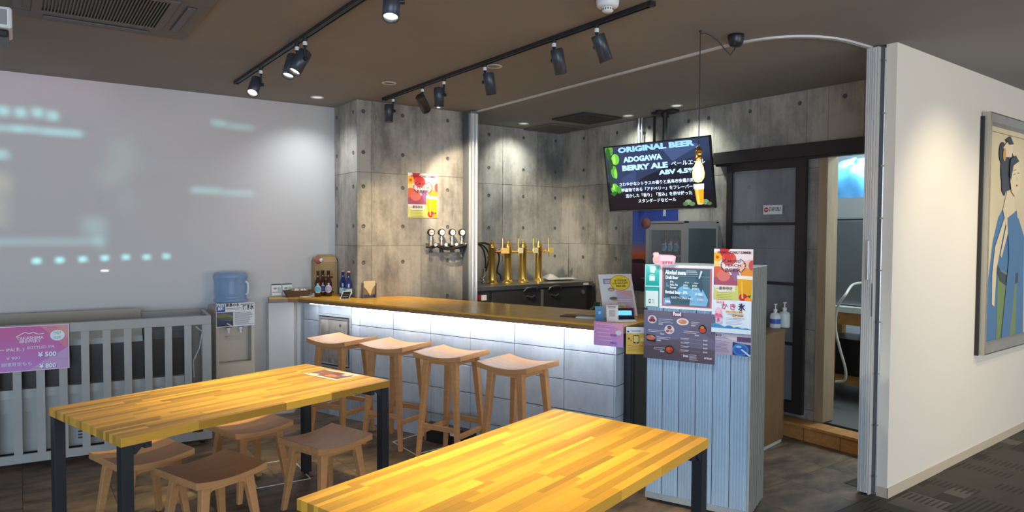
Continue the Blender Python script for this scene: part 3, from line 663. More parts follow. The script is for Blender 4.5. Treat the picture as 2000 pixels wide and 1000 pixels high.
# ------------------------------------------------------------------ stools
def stool(kind,loc,ang,label,group,high):
    zt=.765 if high else .425; L,Wd=(.405,.365) if high else (.385,.37)
    t=empty(kind,(loc[0],loc[1],0),ang,label,'stool',group)
    N=14; up_=.026 if high else .022; th=.030
    vs=[];fs=[]
    for i in range(N+1):
        u=-1+2*i/N; x=u*L/2; top=zt-up_+up_*u*u*(1); bot=zt-up_-th+ up_*.72*u*u
        for y,z in((-Wd/2,bot),(Wd/2,bot),(Wd/2,top),(-Wd/2,top)): vs.append((x,y,z))
    for i in range(N):
        for j in range(4): fs.append((i*4+j,(i+1)*4+j,(i+1)*4+(j+1)%4,i*4+(j+1)%4))
    fs+= [(3,2,1,0),(N*4,N*4+1,N*4+2,N*4+3)]
    MB().add(vs,fs).build('seat',STOOLW,t,bevel=.003,fix=True)
    zb=zt-up_-th+.006
    tx,ty=(.118,.125); bx,by=(.172,.165) if high else (.165,.168)
    wt,wb_=(.030,.020); 
    for a in(-1,1):
        for b in(-1,1):
            def P(x,y,z): return Vector((x,y,z))
            top=[P(a*(tx+.022),b*(ty+.02),zb),P(a*(tx-.026),b*(ty+.02),zb),P(a*(tx-.026),b*(ty-.022),zb),P(a*(tx+.022),b*(ty-.022),zb)]
            bot=[P(a*(bx+.014),b*(by+.013),0),P(a*(bx-.014),b*(by+.013),0),P(a*(bx-.014),b*(by-.014),0),P(a*(bx+.014),b*(by-.014),0)]
            MB().add(top+bot,[(0,1,2,3),(7,6,5,4),(0,4,5,1),(1,5,6,2),(2,6,7,3),(3,7,4,0)]).build('leg',STOOLW,t,bevel=.004,fix=True)
    # aprons with rounded inner corners
    def apron(w,hh):
        r=.03; pts=[(-w,0),(w,0),(w,-hh-r)]
        for k in range(6): th_=k/5*math.pi/2; pts.append((w-r+r*math.cos(th_)-.0,-hh-r+r*math.sin(th_)))
        for k in range(6): th_=math.pi/2+k/5*math.pi/2; pts.append((-w+r+r*math.cos(th_),-hh-r+r*math.sin(th_)))
        pts.append((-w,-hh-r)); return pts
    for b in(-1,1):
        MB().prism(apron(tx-.018,.030),-.010,.010,(0,b*(ty+.003),zb-.001),(1,0,0),(0,0,1),(0,-1,0)).build('apron',STOOLW,t,fix=True)
    for a in(-1,1):
        MB().prism(apron(ty-.016,.030),-.010,.010,(a*(tx+.002),0,zb-.001),(0,1,0),(0,0,1),(1,0,0)).build('apron',STOOLW,t,fix=True)
    if high:
        for zz,which in((.20,'y'),(.245,'x')):
            f=1-zz/zb; X=tx+(bx-tx)*f; Y=ty+(by-ty)*f
            if which=='y':
                for a in(-1,1): MB().box(a*X-.010,a*X+.010,-Y,Y,zz-.018,zz+.018).build('stretcher',STOOLW,t,bevel=.003)
            else:
                for b in(-1,1): MB().box(-X,X,b*Y-.010,b*Y+.010,zz-.018,zz+.018).build('stretcher',STOOLW,t,bevel=.003)
    return t
NB=R(-90)
G1='saddle-seat bar stools along the bar'; G2='low saddle-seat stools around the tables'
for (x,y,a,l) in ((2.080,5.246,24,'leftmost tall saddle-seat stool, in front of the service hatch'),(2.319,4.778,26,'second tall saddle-seat stool from the left at the bar'),
                  (2.486,4.230,24,'third tall saddle-seat stool from the left at the bar, two stools right of the hatch'),(2.643,3.648,17.5,'rightmost tall saddle-seat stool at the bar')):
    stool('bar_stool',(x,y),R(a)+NB,l,G1,True)
for (x,y,a,l) in ((1.145,4.404,16,'low stool behind the left table with a sunlit strip on its seat'),(.776,3.689,20,'low stool in front of the left table, nearest the bottom edge'),
                  (1.428,3.857,18,'low stool between the two tables beside the black table leg'),(.525,4.149,17,'low stool mostly under the left table by its front leg')):
    stool('low_stool',(x,y),R(a),l,G2,False)
# floor hatches (steel trim)
for pts,l in (([(1.187,4.394),(1.517,4.374),(1.545,4.83),(1.24,4.85)],'thin steel trim of the floor hatch behind the low stools'),([(2.301,4.425),(2.62,4.47),(2.56,4.86),(2.30,4.79)],'thin steel trim of the floor hatch under the bar stools')):
    b=MB(); n=len(pts)
    for (x0,y0),(x1,y1) in zip(pts,pts[1:]+pts[:1]):
        d=Vector((x1-x0,y1-y0,0)); b.obox(((x0+x1)/2,(y0+y1)/2,.0015),d,(-d.y,d.x,0),(0,0,1),d.length/2+.004,.004,.0015)
    b.build('floor_hatch_trim',ALUW,label=l,cat='floor hatch')
# ------------------------------------------------------------------ slatted enclosure with appliance
cr=empty('slatted_enclosure',(1.170,5.535,0),R(-5.5),'grey painted slatted wooden enclosure along the white wall','slatted crate')
ZT=.965; Lc=1.86; Dp=.50   # local x negative = left
MB().box(-Lc,0,0,.022,ZT-.065,ZT).build('top_rail',SLAT,cr,bevel=.003)
MB().box(-Lc,0,0,.022,.035,.095).build('bottom_rail',SLAT,cr,bevel=.003)
MB().box(-.062,0,-.001,.024,.095,ZT-.065).build('corner_post',SLAT,cr)
MB().box(-.022,0,.024,Dp,ZT-.04,ZT).build('side_rail',SLAT,cr,bevel=.003); MB().box(-.022,0,.024,Dp,.035,.095).build('side_rail',SLAT,cr)
MB().box(-.022,0,Dp-.03,Dp,.095,ZT-.04).build('corner_post',SLAT,cr)
MB().box(-Lc,-.022,Dp-.02,Dp,ZT-.04,ZT).build('back_rail',SLAT,cr)
sl=MB().box(-.024,.024,.0,.02,.095,ZT-.065).mesh('slat',SLAT)
for k in range(14): link_mesh('slat',sl,cr,(-.159-k*.1295,.001,0))
for k in range(3): link_mesh('slat',sl,cr,(-.001,.12+k*.125,0),(0,0,R(90)))
for x,y in((-.06,.06),(-1.5,.06),(-.06,.42)):
    c=empty('caster',(0,0,0)); c.parent=cr; bpy.data.objects.remove(c)
    w_=MB().cyl((x-.012,y,.018),(x+.012,y,.018),.018,n=16).build('caster',BLACKP,cr)
    MB().box(x-.015,x+.015,y-.012,y+.012,.03,.036).build('caster_plate',STEEL,w_)
# appliance inside
ap=empty('under_counter_appliance',(1.170,5.535,0),R(-5.5),'grey steel chest appliance with dark glass standing inside the slatted enclosure','appliance')
MB().box(-1.80,-.13,.10,.44,.36,.46).box(-1.80,-.13,.12,.44,.08,.36).build('lower_body',SLATD,ap)
MB().box(-1.80,-.13,.07,.44,.46,.52).build('ledge',SLATD,ap)
MB().box(-1.78,-.15,.13,.42,.52,.80).build('glass_front',DARKIN,ap)
MB().prism([(.12,.79),(.12,.83),(.43,.925),(.43,.79)],-1.80,-.45,(0,0,0),(0,1,0),(0,0,1),(1,0,0)).build('sloped_lid',SLATD,ap,fix=True)
MB().box(-.445,-.13,.10,.43,.80,.86).build('dark_lid',mat('black_lid',(.03,.03,.032),.3),ap)
g=MB()
for k in range(9): g.box(-.86,-.5,.112,.12,.13+k*.022,.14+k*.022)
g.build('louver',BLACK,ap,kind='stuff')
MB().box(-1.78,-.15,.15,.40,0,.08).build('plinth',BLACK,ap)
MB().box(-1.80,-.45,.44,.455,.50,1.00).build('back_panel',mat('beige_back_panel',(.36,.32,.26),.6),ap)
MB().tube([(-.10,.06,.88),(-.055,.06,.84),(-.075,.06,.72),(-.12,.06,.62),(-.115,.06,.50)],.005).build('drain_hose',mat('clear_hose',(.5,.52,.55),.2),ap)
# pink sign board on the enclosure
PINK=mat('pink_sign_board',(.62,.22,.42),.35)
r_=Vector((math.cos(R(-5.5)),math.sin(R(-5.5)),0)); n_=Vector((r_.y,-r_.x,0)); o_=Vector((1.17,5.535,0))+n_*.012
nn=(n_.x,n_.y); of=o_.dot(n_)
br=on_n(136,718,nn,of); tr=on_n(136,632,nn,of); hS=tr.z-br.z; wS=.60
org=br-r_*wS
U=200; V=86*200/ (wS/hS*86) if 0 else 200*hS/wS
k=.96
def X_(px): return U-(136-px)*k
def Y_(py): return (py-632)*V/(86 if py<665 else 91)
els=[('g',0,0,U,V,(205,84,150),(196,130,210)),('p',[(U*.72,0),(U,0),(U,V*.6)],(214,130,150)),('p',[(U*.86,0),(U,0),(U,V*.35)],(222,150,150)),('p',[(U,V*.5),(U,V),(U*.6,V)],(202,160,205)),
 ('L',[(X_(33),Y_(652)),(X_(42),Y_(648)),(X_(50),Y_(644)),(X_(58),Y_(647)),(X_(66),Y_(645)),(X_(76),Y_(649)),(X_(87),Y_(648))],1.6,(245,235,245)),
 ('t','TAKASHIMA',X_(60),Y_(658),7.2,(240,225,238),'CENTER',50,1),('t','BREWERY',X_(60),Y_(666),7.2,(240,225,238),'CENTER',39,1),
 ('e',X_(113),Y_(653),14.5*k,12.5*k,(238,240,248)),('t','ONLY',X_(113),Y_(651),7,(130,190,190),'CENTER',15,1),('t','NOW',X_(113),Y_(660),7,(130,190,190),'CENTER',14,1),
 ('t','生ビール ー IPA( 瓶 )',X_(48),Y_(681),7,(240,235,250),'RIGHT',None,1),('t','BOTTLED IPA',X_(54),Y_(679),6.5,(225,215,235),'LEFT',51,1),
 ('t','¥ 900',X_(14),Y_(698),7,(225,210,240),'LEFT',25,1),('t','¥ 500',X_(74)+.8,Y_(696)+.8,11,(120,90,170),'LEFT',35,2),('t','¥ 500',X_(74),Y_(696),11,(246,244,252),'LEFT',35,2),
 ('t','期間限定もも',X_(4),Y_(711),7,(225,215,240),'LEFT',56,1),('r',X_(82),Y_(702),60,1.2,(190,150,200)),
 ('t','¥ 170',X_(16),Y_(724),6,(215,180,230),'LEFT',22,0),('t','¥ 800',X_(76)+.8,Y_(719)+.8,10.5,(120,90,170),'LEFT',32,2),('t','¥ 800',X_(76),Y_(719),10.5,(246,244,252),'LEFT',32,2),
 ('r',0,0,U,1.6,(240,215,235)),('r',0,V-1.6,U,1.6,(240,215,235)),('r',U-1.6,0,1.6,V,(235,220,235))]
sheet('price_sign','pink price board with a brewery logo hanging on the slatted enclosure','sign',org,r_,(0,0,1),wS,hS,PINK,U,V,els,.003)
# ------------------------------------------------------------------ water dispenser
wd=empty('water_dispenser',(1.432,6.03,0),0,'beige water dispenser between the slatted enclosure and the bar','water dispenser')
MB().box(-.15,.15,-.13,.15,.02,.52).box(-.15,.15,-.13,.15,.90,.985).box(-.15,-.125,-.13,.15,.52,.90).box(.125,.15,-.13,.15,.52,.90).box(-.125,.125,-.05,.15,.52,.90).build('body',DISPB,wd,bevel=.004)
MB().box(-.125,.125,-.13,-.05,.52,.53).build('drip_tray',mat('beige_dispenser_tray',(.46,.42,.34),.5),wd)
MB().box(-.15,.15,-.128,.15,.0,.02).build('plinth',BLACKP,wd)
MB().lathe([(.10,.985),(.115,.99),(.112,1.0),(.06,1.003)],24).build('collar',DISPB,wd)
for x,m in((-.045,REDP),(.05,BLUEP)):
    tp=MB().cyl((x,-.05,.80),(x,-.095,.80),.014,n=14).cyl((x,-.092,.81),(x,-.092,.765),.010,n=12).build('tap',WHITEP,wd)
    MB().box(x-.02,x+.02,-.115,-.075,.812,.826).build('lever',m,tp,bevel=.003)
prints(MB().box(-.05,.06,-.0515,-.0505,.70,.74).build('instruction_label',mat('beige_dispenser_tray',(0,0,0)),wd),.01,.01,1,1,[])
# label arcs
pl=MB().box(0,.04,0,.03,0,.0006).build('hot_label',mat('beige_dispenser_tray',(0,0,0)),wd); pl.matrix_local=frame_mat((-.07,-.052,.71),(1,0,0),(0,0,1)); prints(pl,.04,.03,40,30,[('r',4,3,30,4,(180,70,55)),('r',12,12,14,3,(180,90,70)),('r',15,20,8,2,(190,110,90))])
bt=empty('water_bottle',(1.432,6.04,1.0),0,'blue upturned water bottle on top of the dispenser','water bottle')
MB().lathe([(.0001,.0),(.05,.0),(.09,.004),(.125,.012),(.134,.022),(.134,.036),(.124,.048),(.126,.06),(.129,.10),(.129,.17),(.133,.20),(.137,.222),(.134,.243),(.118,.257),(.06,.262),(.0001,.262)],40).build('bottle_shell',BOTBLUE,bt)
MB().tube([(.10,-.085,.075),(.112,-.098,.085),(.114,-.10,.13),(.112,-.098,.165),(.10,-.085,.178)],.009,8).build('handle',mat('pale_blue_handle',(.62,.75,.88),.2),bt)
els=[('r',0,0,200,125,(225,226,228)),('r',2,3,44,42,(32,72,150)),('t','FREE',24,16,14,(235,240,250),'CENTER',36,1),('t','無料',24,34,15,(235,240,250),'CENTER',30,1),
 ('t','高島の水',50,17,15,(40,40,50),'LEFT',70,2),('t','湧き水',196,36,22,(40,42,60),'RIGHT',60,2),('r',125,6,70,3,(90,90,100)),('r',125,11,60,2,(90,90,100)),('r',50,26,80,3,(110,110,120)),('r',50,33,70,2,(120,120,130)),
 ('g',3,47,84,74,(60,95,140),(22,34,72)),('p',[(3,60),(20,52),(50,56),(87,66),(87,84),(40,82),(3,72)],(130,120,50)),('p',[(10,76),(60,72),(87,80),(87,95),(30,90)],(70,90,90)),('p',[(52,108),(58,105),(80,119),(74,121)],(190,215,235))]
els+=bars(94,50,102,13,5.4,(120,122,140),2)
sheet('water_notice','printed notice about free water fixed to the dispenser front','notice',on_n(422,640,(0,-1),-5.895),(1,0,0),(0,0,1),.30,.19,PAPER,200,125,els,.0015)
# ------------------------------------------------------------------ things on the counter, left end
def cz(px,py,z=CT): p=on_z(px,py,z); return p
def beer(name,x,y,z,s,glass,label,cat,group,lcol,ring,wrap=False,capm=None,rz=R(215)):
    t=empty(name,(x,y,z),rz,label,cat,group)
    MB().lathe([(.0001,0),(.029*s,0),(.031*s,.004*s),(.031*s,.120*s),(.028*s,.138*s),(.017*s,.160*s),(.0135*s,.180*s),(.0130*s,.222*s),(.0145*s,.224*s),(.0145*s,.230*s),(.0001,.230*s)],24).build('glass_body',glass,t)
    MB().lathe([(.0148*s,.222*s),(.0155*s,.226*s),(.0145*s,.233*s),(.0001,.2335*s)],16).build('cap',capm or BLACKP,t)
    if wrap:
        b=MB().lathe([(.0316*s,.028*s),(.0316*s,.080*s)],24).build('paper_label',mat('pale_blue_label',(.35,.60,.80),.6),t)
    else:
        b=MB(); N=20; vs=[(0,0,0)]; 
        def curved(u,v,r): a=u/r; return (r*math.sin(a)*1,-r*math.cos(a),v)
        def disc(rad,off,c0):
            vs=[curved(0,c0,.0312*s+off)]; 
            for i in range(N): vs.append(curved(rad*math.cos(2*math.pi*i/N),c0+rad*math.sin(2*math.pi*i/N),.0312*s+off))
            for i in range(N): vs.append(curved(.55*rad*math.cos(2*math.pi*i/N),c0+.55*rad*math.sin(2*math.pi*i/N),.0314*s+off))
            return vs,[(0,N+1+i,N+1+(i+1)%N) for i in range(N)]+[(N+1+i,1+i,1+(i+1)%N,N+1+(i+1)%N) for i in range(N)]
        v,f=disc(.034*s,.0004,.068*s); MB().add(v,f).build('round_label',mat('white_label',(.75,.82,.88),.5),t)
        v,f=disc(.028*s,.0009,.068*s); v=[(a,b_*1.0,c) for a,b_,c in v]; o=MB().add(v,f).build('label_print',mat(lcol[0],lcol[1],.5),t)
    return t
face=lambda x,y: math.atan2(y,x)-math.pi/2
for px,l,lc in((621,'brown beer bottle with a turquoise round label, left of the three on the counter',('turquoise_label',(.12,.42,.60))),(630.5,'brown beer bottle with a navy round label, middle of the three on the counter',('navy_label',(.07,.08,.26))),(641.5,'brown beer bottle with a mauve round label, right of the three on the counter',('mauve_label',(.38,.34,.60)))):
    yb=6.035 if px==630.5 else 5.975; p=on_y(px,577,yb); beer('beer_bottle',p.x,yb,CT,.98,BROWNGL,l,'bottle','brown beer bottles on the counter',lc,None,rz=face(p.x,p.y))
for px,l in((670,'cobalt blue sake bottle at the left behind the small black sign'),(681,'cobalt blue sake bottle at the right behind the small black sign')):
    p=on_x(px,577,2.345); beer('sake_bottle',2.345,p.y,CT,.98,BLUEGL,l,'bottle','cobalt bottles on the counter',None,None,True,mat('copper_cap',(.50,.30,.25),.4),rz=0)
# cardboard carrier
bx=empty('bottle_carrier',(2.27,6.137,CT),R(0),'tall brown cardboard bottle carrier with a handle standing behind the beer bottles','box')
MB().box(-.105,.105,-.045,.055,0,.30).build('carton',CARD,bx,bevel=.003)
MB().prism([(-.105,.30),(.105,.30),(.095,.345),(.075,.365),(-.06,.365),(-.085,.345)],-.006,.006,(0,.01,0),(1,0,0),(0,0,1),(0,-1,0)).build('handle_flap',CARD,bx,fix=True)
MB().prism([(-.045,.30),(.065,.30),(.010,.345),(.010,.348)],-.104,.104,(0,0,0),(0,1,0),(0,0,1),(1,0,0)).build('sloped_top',CARD,bx,fix=True)
o=MB().box(0,.2,0,.3,0,.0004).build('carton_front',CARD,bx); o.matrix_local=frame_mat((-.1,-.0456,0),(1,0,0),(0,0,1))
prints(o,.2,.3,100,150,[('L',[(20,62),(34,55),(42,58),(50,52),(60,57),(70,54),(84,60)],1.5,(60,35,18)),('r',24,66,56,8,(70,42,20)),('e',80,138,4,3.5,(30,18,10))])
tg=empty('ball_ornament',(2.185,6.068,CT+.318),R(10),'pinkish-brown oval tag with a white face at the top corner of the cardboard carrier','tag')
MB().lathe([(.0001,-.016),(.025,-.014),(.033,-.004),(.034,.004),(.026,.014),(.0001,.016)],24,ax=(.3,-1,0)).build('disc',TAGR,tg); tg.scale=(1.25,1,1)
MB().lathe([(.0001,.0),(.017,.0),(.0175,.006),(.0001,.007)],16,(.016,-.016,0),ax=(.3,-1,0)).build('white_patch',PAPER,tg)
# basket with towels
p=cz(573,576); bs=empty('wicker_basket',(p.x-.02,6.09,CT),R(-8),'dark brown basket of wrapped hand towels at the left end of the counter','basket')
def tray(w0,d0,w1,d1,h,t_):
    b=MB(); 
    def ring(w_,d_,z): return [(-w_,-d_,z),(w_,-d_,z),(w_,d_,z),(-w_,d_,z)]
    v=ring(w0,d0,0)+ring(w1,d1,h)+ring(w1-t_,d1-t_,h)+ring(w0-t_,d0-t_,t_)
    f=[(3,2,1,0)]+[(i,(i+1)%4,4+(i+1)%4,4+i) for i in range(4)]+[(4+i,4+(i+1)%4,8+(i+1)%4,8+i) for i in range(4)]+[(8+i,8+(i+1)%4,12+(i+1)%4,12+i) for i in range(4)]+[(12,13,14,15)]
    return b.add(v,f)
tray(.085,.045,.115,.062,.055,.006).build('wicker_shell',RATTAN,bs,fix=True)
for k in range(7):
    x=-.05+.02*k; tw=MB().box(-.012,.012,-.03,.03,0,.05).build('wrapped_towel',PAPER if k%3 else CARD,bs,bevel=.004,loc=(x,0,.018)); tw.rotation_euler=(R(random.uniform(-14,14)),R(random.uniform(8,24)),0)
for dx,l,c in((-.075,'green and white card at the left behind the basket',(30,90,85)),(.02,'green and white card at the right behind the basket',(30,110,95))):
    p=on_n(560,570,(0,-1),-6.17)
    sheet('display_card',l,'card',(1.86+dx+.02,6.168,CT+.012),(1,0,0),(0,.12,1),.085,.10,PAPER,85,100,[('r',0,0,85,10,c),('e',30,40,15,10,(150,160,150)),('r',50,30,28,30,(170,200,185)),('r',6,70,70,4,c)],.002)
# magazines
p=cz(604,579); b=empty('magazine',(p.x+.01,p.y+.02,CT),R(20),'white magazine lying open-edged on the counter in front of the basket','magazine')
MB().box(-.09,.09,-.03,.03,0,.006).build('pages',PAPER,b)
p=cz(626,576); b=empty('booklet',(p.x,p.y-.02,CT+.0),R(28),'cream booklet on the counter in front of the beer bottles','booklet')
MB().box(-.085,.085,-.03,.03,.0,.016).build('pages',mat('cream_page',(.62,.57,.46),.7),b); MB().box(-.086,.086,-.031,.031,.0162,.018).build('cover',PAPER,b)
# small black sign and card holder
p=on_x(675,581,2.27); sg=empty('tabletop_sign',(p.x,p.y,CT),R(-18),'small slanted black sign with white lines in front of the blue bottles','sign')
v=[(-.05,-.01,.0),(.03,-.01,.0),(.055,.015,.068),(-.02,.015,.068)]; v2=[(a,b_+.003,c) for a,b_,c in v]
MB().add(v+v2,[(0,1,2,3),(7,6,5,4),(0,4,5,1),(1,5,6,2),(2,6,7,3),(3,7,4,0)]).build('white_border',PAPER,sg,fix=True)
c_=Vector((.004,-.0015,.034)); v3=[tuple(c_+(Vector(q)-Vector((.004,.0025,.034)))*.84+Vector((0,-.0025,0))) for q in v]
MB().add(v3,[(0,1,2,3)]).build('black_face',BLACKP,sg)
for k in range(3): MB().box(-.025+k*.008,.02+k*.008,-.0095+k*.006,-.009+k*.006,.018+k*.014,.022+k*.014).build('text_line',PAPER,sg)
p=on_y(721,577,5.625); sh=empty('card_holder',(p.x,5.625,CT),R(-8),'dark card holder with a curved cream sheet against the pillar','card holder')
MB().box(-.06,-.052,-.02,.03,0,.13).box(.052,.06,-.02,.03,0,.13).box(-.052,.052,.024,.03,0,.13).box(-.052,.052,-.02,.03,0,.006).build('holder',mat('grey_brown_acrylic',(.12,.10,.10),.3),sh)
pts=[(-.052,.15),(.050,.15),(.052,.11),(.035,.095),(.018,.06),(.008,.02),(-.012,.05),(-.03,.08),(-.052,.10)]
MB().prism([(-.052,.03),(.052,.03),(.052,.15),(-.052,.15)],-.001,.001,(0,.005,0),(1,0,0),(0,0,1),(0,-1,0)).build('tan_leaflet',CARD,sh,fix=True)
MB().prism(pts,-.001,.001,(0,-.012,0),(1,0,0),(0,0,1),(0,-1,0)).build('cream_leaflet',mat('cream_leaflet_paper',(.72,.60,.36),.6),sh,fix=True)
# ------------------------------------------------------------------ gas regulators on the pillar
YG=5.672
gz=on_y(836,454,YG).z
def regulator(px,label,ang):
    p=on_y(px,454,YG); t=empty('gas_regulator',(p.x,YG,p.z),0,label,'gas regulator','brass gas regulators on the pillar')
    dk=MB().cyl((0,-.075,0),(0,-.048,0),.033,n=24).build('gauge_housing',BLACKP,t)
    MB().lathe([(.0001,0),(.026,0)],24,(0,-.0755,0),ax=(0,-1,0)).build('dial',PAPER,dk)
    MB().obox((0,-.0762,0),(math.cos(ang),0,math.sin(ang)),(0,1,0),(-math.sin(ang),0,math.cos(ang)),.017,.0005,.002).build('needle',BLACK,dk)
    MB().cyl((0,-.06,-.033),(0,-.06,-.085),.008,n=10).cyl((0,-.06,-.055),(0,-.06,-.07),.014,n=6).build('stem',CHROME,t)
    MB().lathe([(.0001,-.03),(.02,-.028),(.026,-.01),(.022,.008),(.014,.02),(.012,.03)],18,(0,-.06,-.105)).build('valve_body',mat('tarnished_brass_chrome',(.50,.42,.34),.28,.9),t)
    sg=MB().cyl((.035,-.085,-.112),(.035,-.066,-.112),.018,n=18).cyl((.0,-.06,-.105),(.035,-.07,-.112),.006,n=8).build('small_gauge',CHROME,t)
    MB().lathe([(.0001,0),(.0155,0)],18,(.035,-.0855,-.112),ax=(0,-1,0)).build('small_dial',PAPER,sg)
    MB().cyl((0,-.06,-.135),(0,-.06,-.175),.012,.015,n=12).cyl((0,-.06,-.175),(0,-.06,-.185),.02,n=12).build('adjuster_knob',BLACKP,t)
    MB().box(-.006,.006,-.06,.0,-.135,-.12).build('wall_bracket',STEEL,t)
for px,l,a in((835.5,'gas regulator furthest left on the pillar',.0),(856,'second gas regulator from the left on the pillar',.25),(876.5,'third gas regulator from the left, its needle tilted',.9),(895.5,'gas regulator nearest the aluminium post',.05)): regulator(px,l,a)
MB().cyl((3.02,YG-.06,gz-.105),(3.44,YG-.06,gz-.105),.007,n=10).build('manifold_pipe',CHROME,label='chrome pipe joining the four gas regulators',cat='pipe')
def hose(pts,r,l,m=RUB,g=None):
    # smooth the path
    P_=[Vector(p) for p in pts]; out=[]
    for i in range(len(P_)-1):
        a,b,c,d=P_[max(i-1,0)],P_[i],P_[i+1],P_[min(i+2,len(P_)-1)]
        for k in range(8):
            t=k/8; out.append(.5*((2*b)+(c-a)*t+(2*a-5*b+4*c-d)*t*t+(3*b-a-3*c+d)*t**3))
    out.append(P_[-1]); return MB().tube(out,r).build('gas_hose' if m is RUB else 'hose',m,label=l,cat='hose',group=g)
def hy(px,py,y): return tuple(on_y(px,py,y))
hose([hy(832,483,5.62),hy(850,480,5.60),hy(875,487,5.58),hy(900,481,5.57),hy(912,479,5.58),hy(925,477,5.66),hy(945,475,5.85),hy(957,478,5.92)],.011,'thick black hose looping under the regulators to the first beer tower')
hose([hy(838,478,5.63),hy(860,483,5.61),hy(885,483,5.60),hy(905,477,5.60),hy(930,476,5.80),hy(943,486,5.98),hy(948,505,6.02),hy(948,524,6.02)],.008,'black hose curving down to the chrome valve behind the post')
hose([hy(845,484,5.60),hy(870,478,5.60),hy(893,484,5.60),hy(915,481,5.62),hy(940,478,5.88),hy(953,492,5.98),hy(954,508,6.0),hy(949,530,6.0)],.008,'black hose running just behind the first beer tower')
hose([hy(972,487,6.02),hy(975,505,6.02),hy(971,530,6.02),hy(977,537,6.02),hy(979,546,6.0)],.009,'black hose between the first and second beer towers')
# ------------------------------------------------------------------ back bar fridge
FZ=1.076; FY=5.60
fr=empty('under_counter_fridge',(3.50,FY,0),0,'long dark under-counter fridge with a steel top behind the bar','fridge')
FW=5.03-3.50
MB().box(0,FW,.02,.57,.12,FZ-.045).build('body',FRIDGE,fr); MB().box(-.005,FW+.02,-.01,.58,FZ-.045,FZ).build('steel_top',FRSTEEL,fr,bevel=.004)
def fx(px): return on_y(px,575,FY).x-3.50
for a,b,n in((929,957,'compressor_panel'),(961,1057,'door'),(1060.5,1146,'door')):
    d_=MB().box(fx(a)+.003,fx(b)-.003,0,.02,.16,FZ-.06).build(n,FRIDGE,fr,bevel=.004)
    if n=='door':
        cxh=fx(1035) if a<1000 else fx(1082); zh=on_y(1035,572,FY).z
        pts=[(cxh+.085*math.cos(t),zh+.012+.045*math.sin(t)) for t in [math.pi*k/14*2 for k in range(14)]]
        h=MB().prism([(x-cxh,z-zh) for x,z in pts],-.002,.004,(cxh,0,zh),(1,0,0),(0,0,1),(0,-1,0)).build('handle_recess',BLACK,d_,fix=True)
        MB().tube([(cxh-.085,-.012,zh+.02),(cxh-.05,-.02,zh+.052),(cxh,-.022,zh+.058),(cxh+.075,-.02,zh+.056),(cxh+.082,-.012,zh+.03)],.007).build('handle',FRSTEEL,h)
        MB().tube([(cxh-.05,-.012,zh-.03),(cxh,-.02,zh-.045),(cxh+.05,-.012,zh-.03)],.009).build('handle_lip',FRSTEEL,h)
MB().box(fx(1057)-.002,fx(1060.5)+.004,-.004,.02,.16,FZ-.06).build('divider',ALU,fr)
MB().box(0,FW,.05,.50,0,.12).build('kick_plate',BLACK,fr)
zc=on_y(938,580,FY).z
MB().box(fx(933),fx(938.5),-.004,0,zc-.03,zc+.02).build('red_switch',REDP,fr); MB().box(fx(940),fx(950),-.004,0,zc-.035,zc+.015).build('control_label',PAPER,fr)
MB().box(fx(1137.5),fx(1148),-.012,-.0102,FZ-.035,FZ-.012).build('brand_plate',PAPER,fr)
MB().cyl((fx(1138),-.012,FZ-.11),(fx(1138),0,FZ-.11),.022,n=16).build('lock',STEEL,fr)
MB().box(FW,FW+.03,-.02,.10,.18,FZ-.05).build('side_trim',BLACKP,fr,bevel=.006)
# brass towers
def tower(px,label,tagm,first=False):
    p=on_y(px,549,5.86); t=empty('beer_tower',(p.x,5.86,FZ),0,label,'beer tower','polished brass beer towers')
    MB().lathe([(.0001,0),(.062,0),(.062,.008),(.052,.014),(.045,.03),(.040,.036)],28).build('foot_flange',BRASS,t)
    MB().lathe([(.037,.034),(.037,.36),(.0385,.362),(.0385,.375),(.035,.38)],28).build('column',BRASS,t)
    MB().lathe([(.037,.375),(.036,.39),(.028,.408),(.014,.418),(.010,.424),(.012,.432),(.007,.440),(.0001,.446)],24).build('dome_cap',BRASS,t)
    d=Vector((.93,-.37,0)).normalized()
    tp=MB().cyl(d*.036+Vector((0,0,.325)),d*.075+Vector((0,0,.325)),.015,.013,n=14).cyl(d*.05+Vector((0,0,.325)),d*.056+Vector((0,0,.325)),.022,n=14).cyl(d*.075+Vector((0,0,.325)),d*.118+Vector((0,0,.325)),.012,n=12).cyl(d*.108+Vector((0,0,.35)),d*.108+Vector((0,0,.325)),.014,n=12).cyl(d*.108+Vector((0,0,.325)),d*.112+Vector((0,0,.265)),.009,.006,n=10).build('tap',BRASS if not first else mat('copper_tap',(.75,.32,.16),.2,1),t)
    MB().cyl(d*.108+Vector((0,0,.35)),d*.108+Vector((0,0,.455)),.005,.0075,n=10).lathe([(.0001,.472),(.007,.468),(.009,.460),(.006,.452)],12,d*.108).build('tap_handle',BRASS,tp)
    MB().obox(d*(.108)+Vector((0.012,-.03,.335)),(1,-.2,0),(.2,1,0),(0,0,1),.045 if first else .026,.004,.028).build('hanging_label',tagm,t)
TAGY=mat('yellow_tap_label',(.80,.52,.16),.5); TAGW=mat('cream_tap_label',(.75,.66,.42),.5)
tower(961,'brass beer tower furthest left with a square yellow label on its tap',TAGY,True)
tower(992,'second brass beer tower from the left, right of the dangling hose',TAGW)
tower(1021.5,'third brass beer tower from the left',TAGW)
tower(1052,'rightmost brass beer tower beside the folded towel',TAGY)
v=on_y(944,549,6.0); t=empty('gas_valve',(v.x,6.0,FZ),0,'small chrome gas valve standing behind the first beer tower','valve')
MB().lathe([(.0001,0),(.022,0),(.022,.012),(.012,.02),(.012,.05),(.02,.055),(.02,.07),(.008,.08),(.008,.14),(.0001,.142)],16).build('valve_body',CHROME,t)
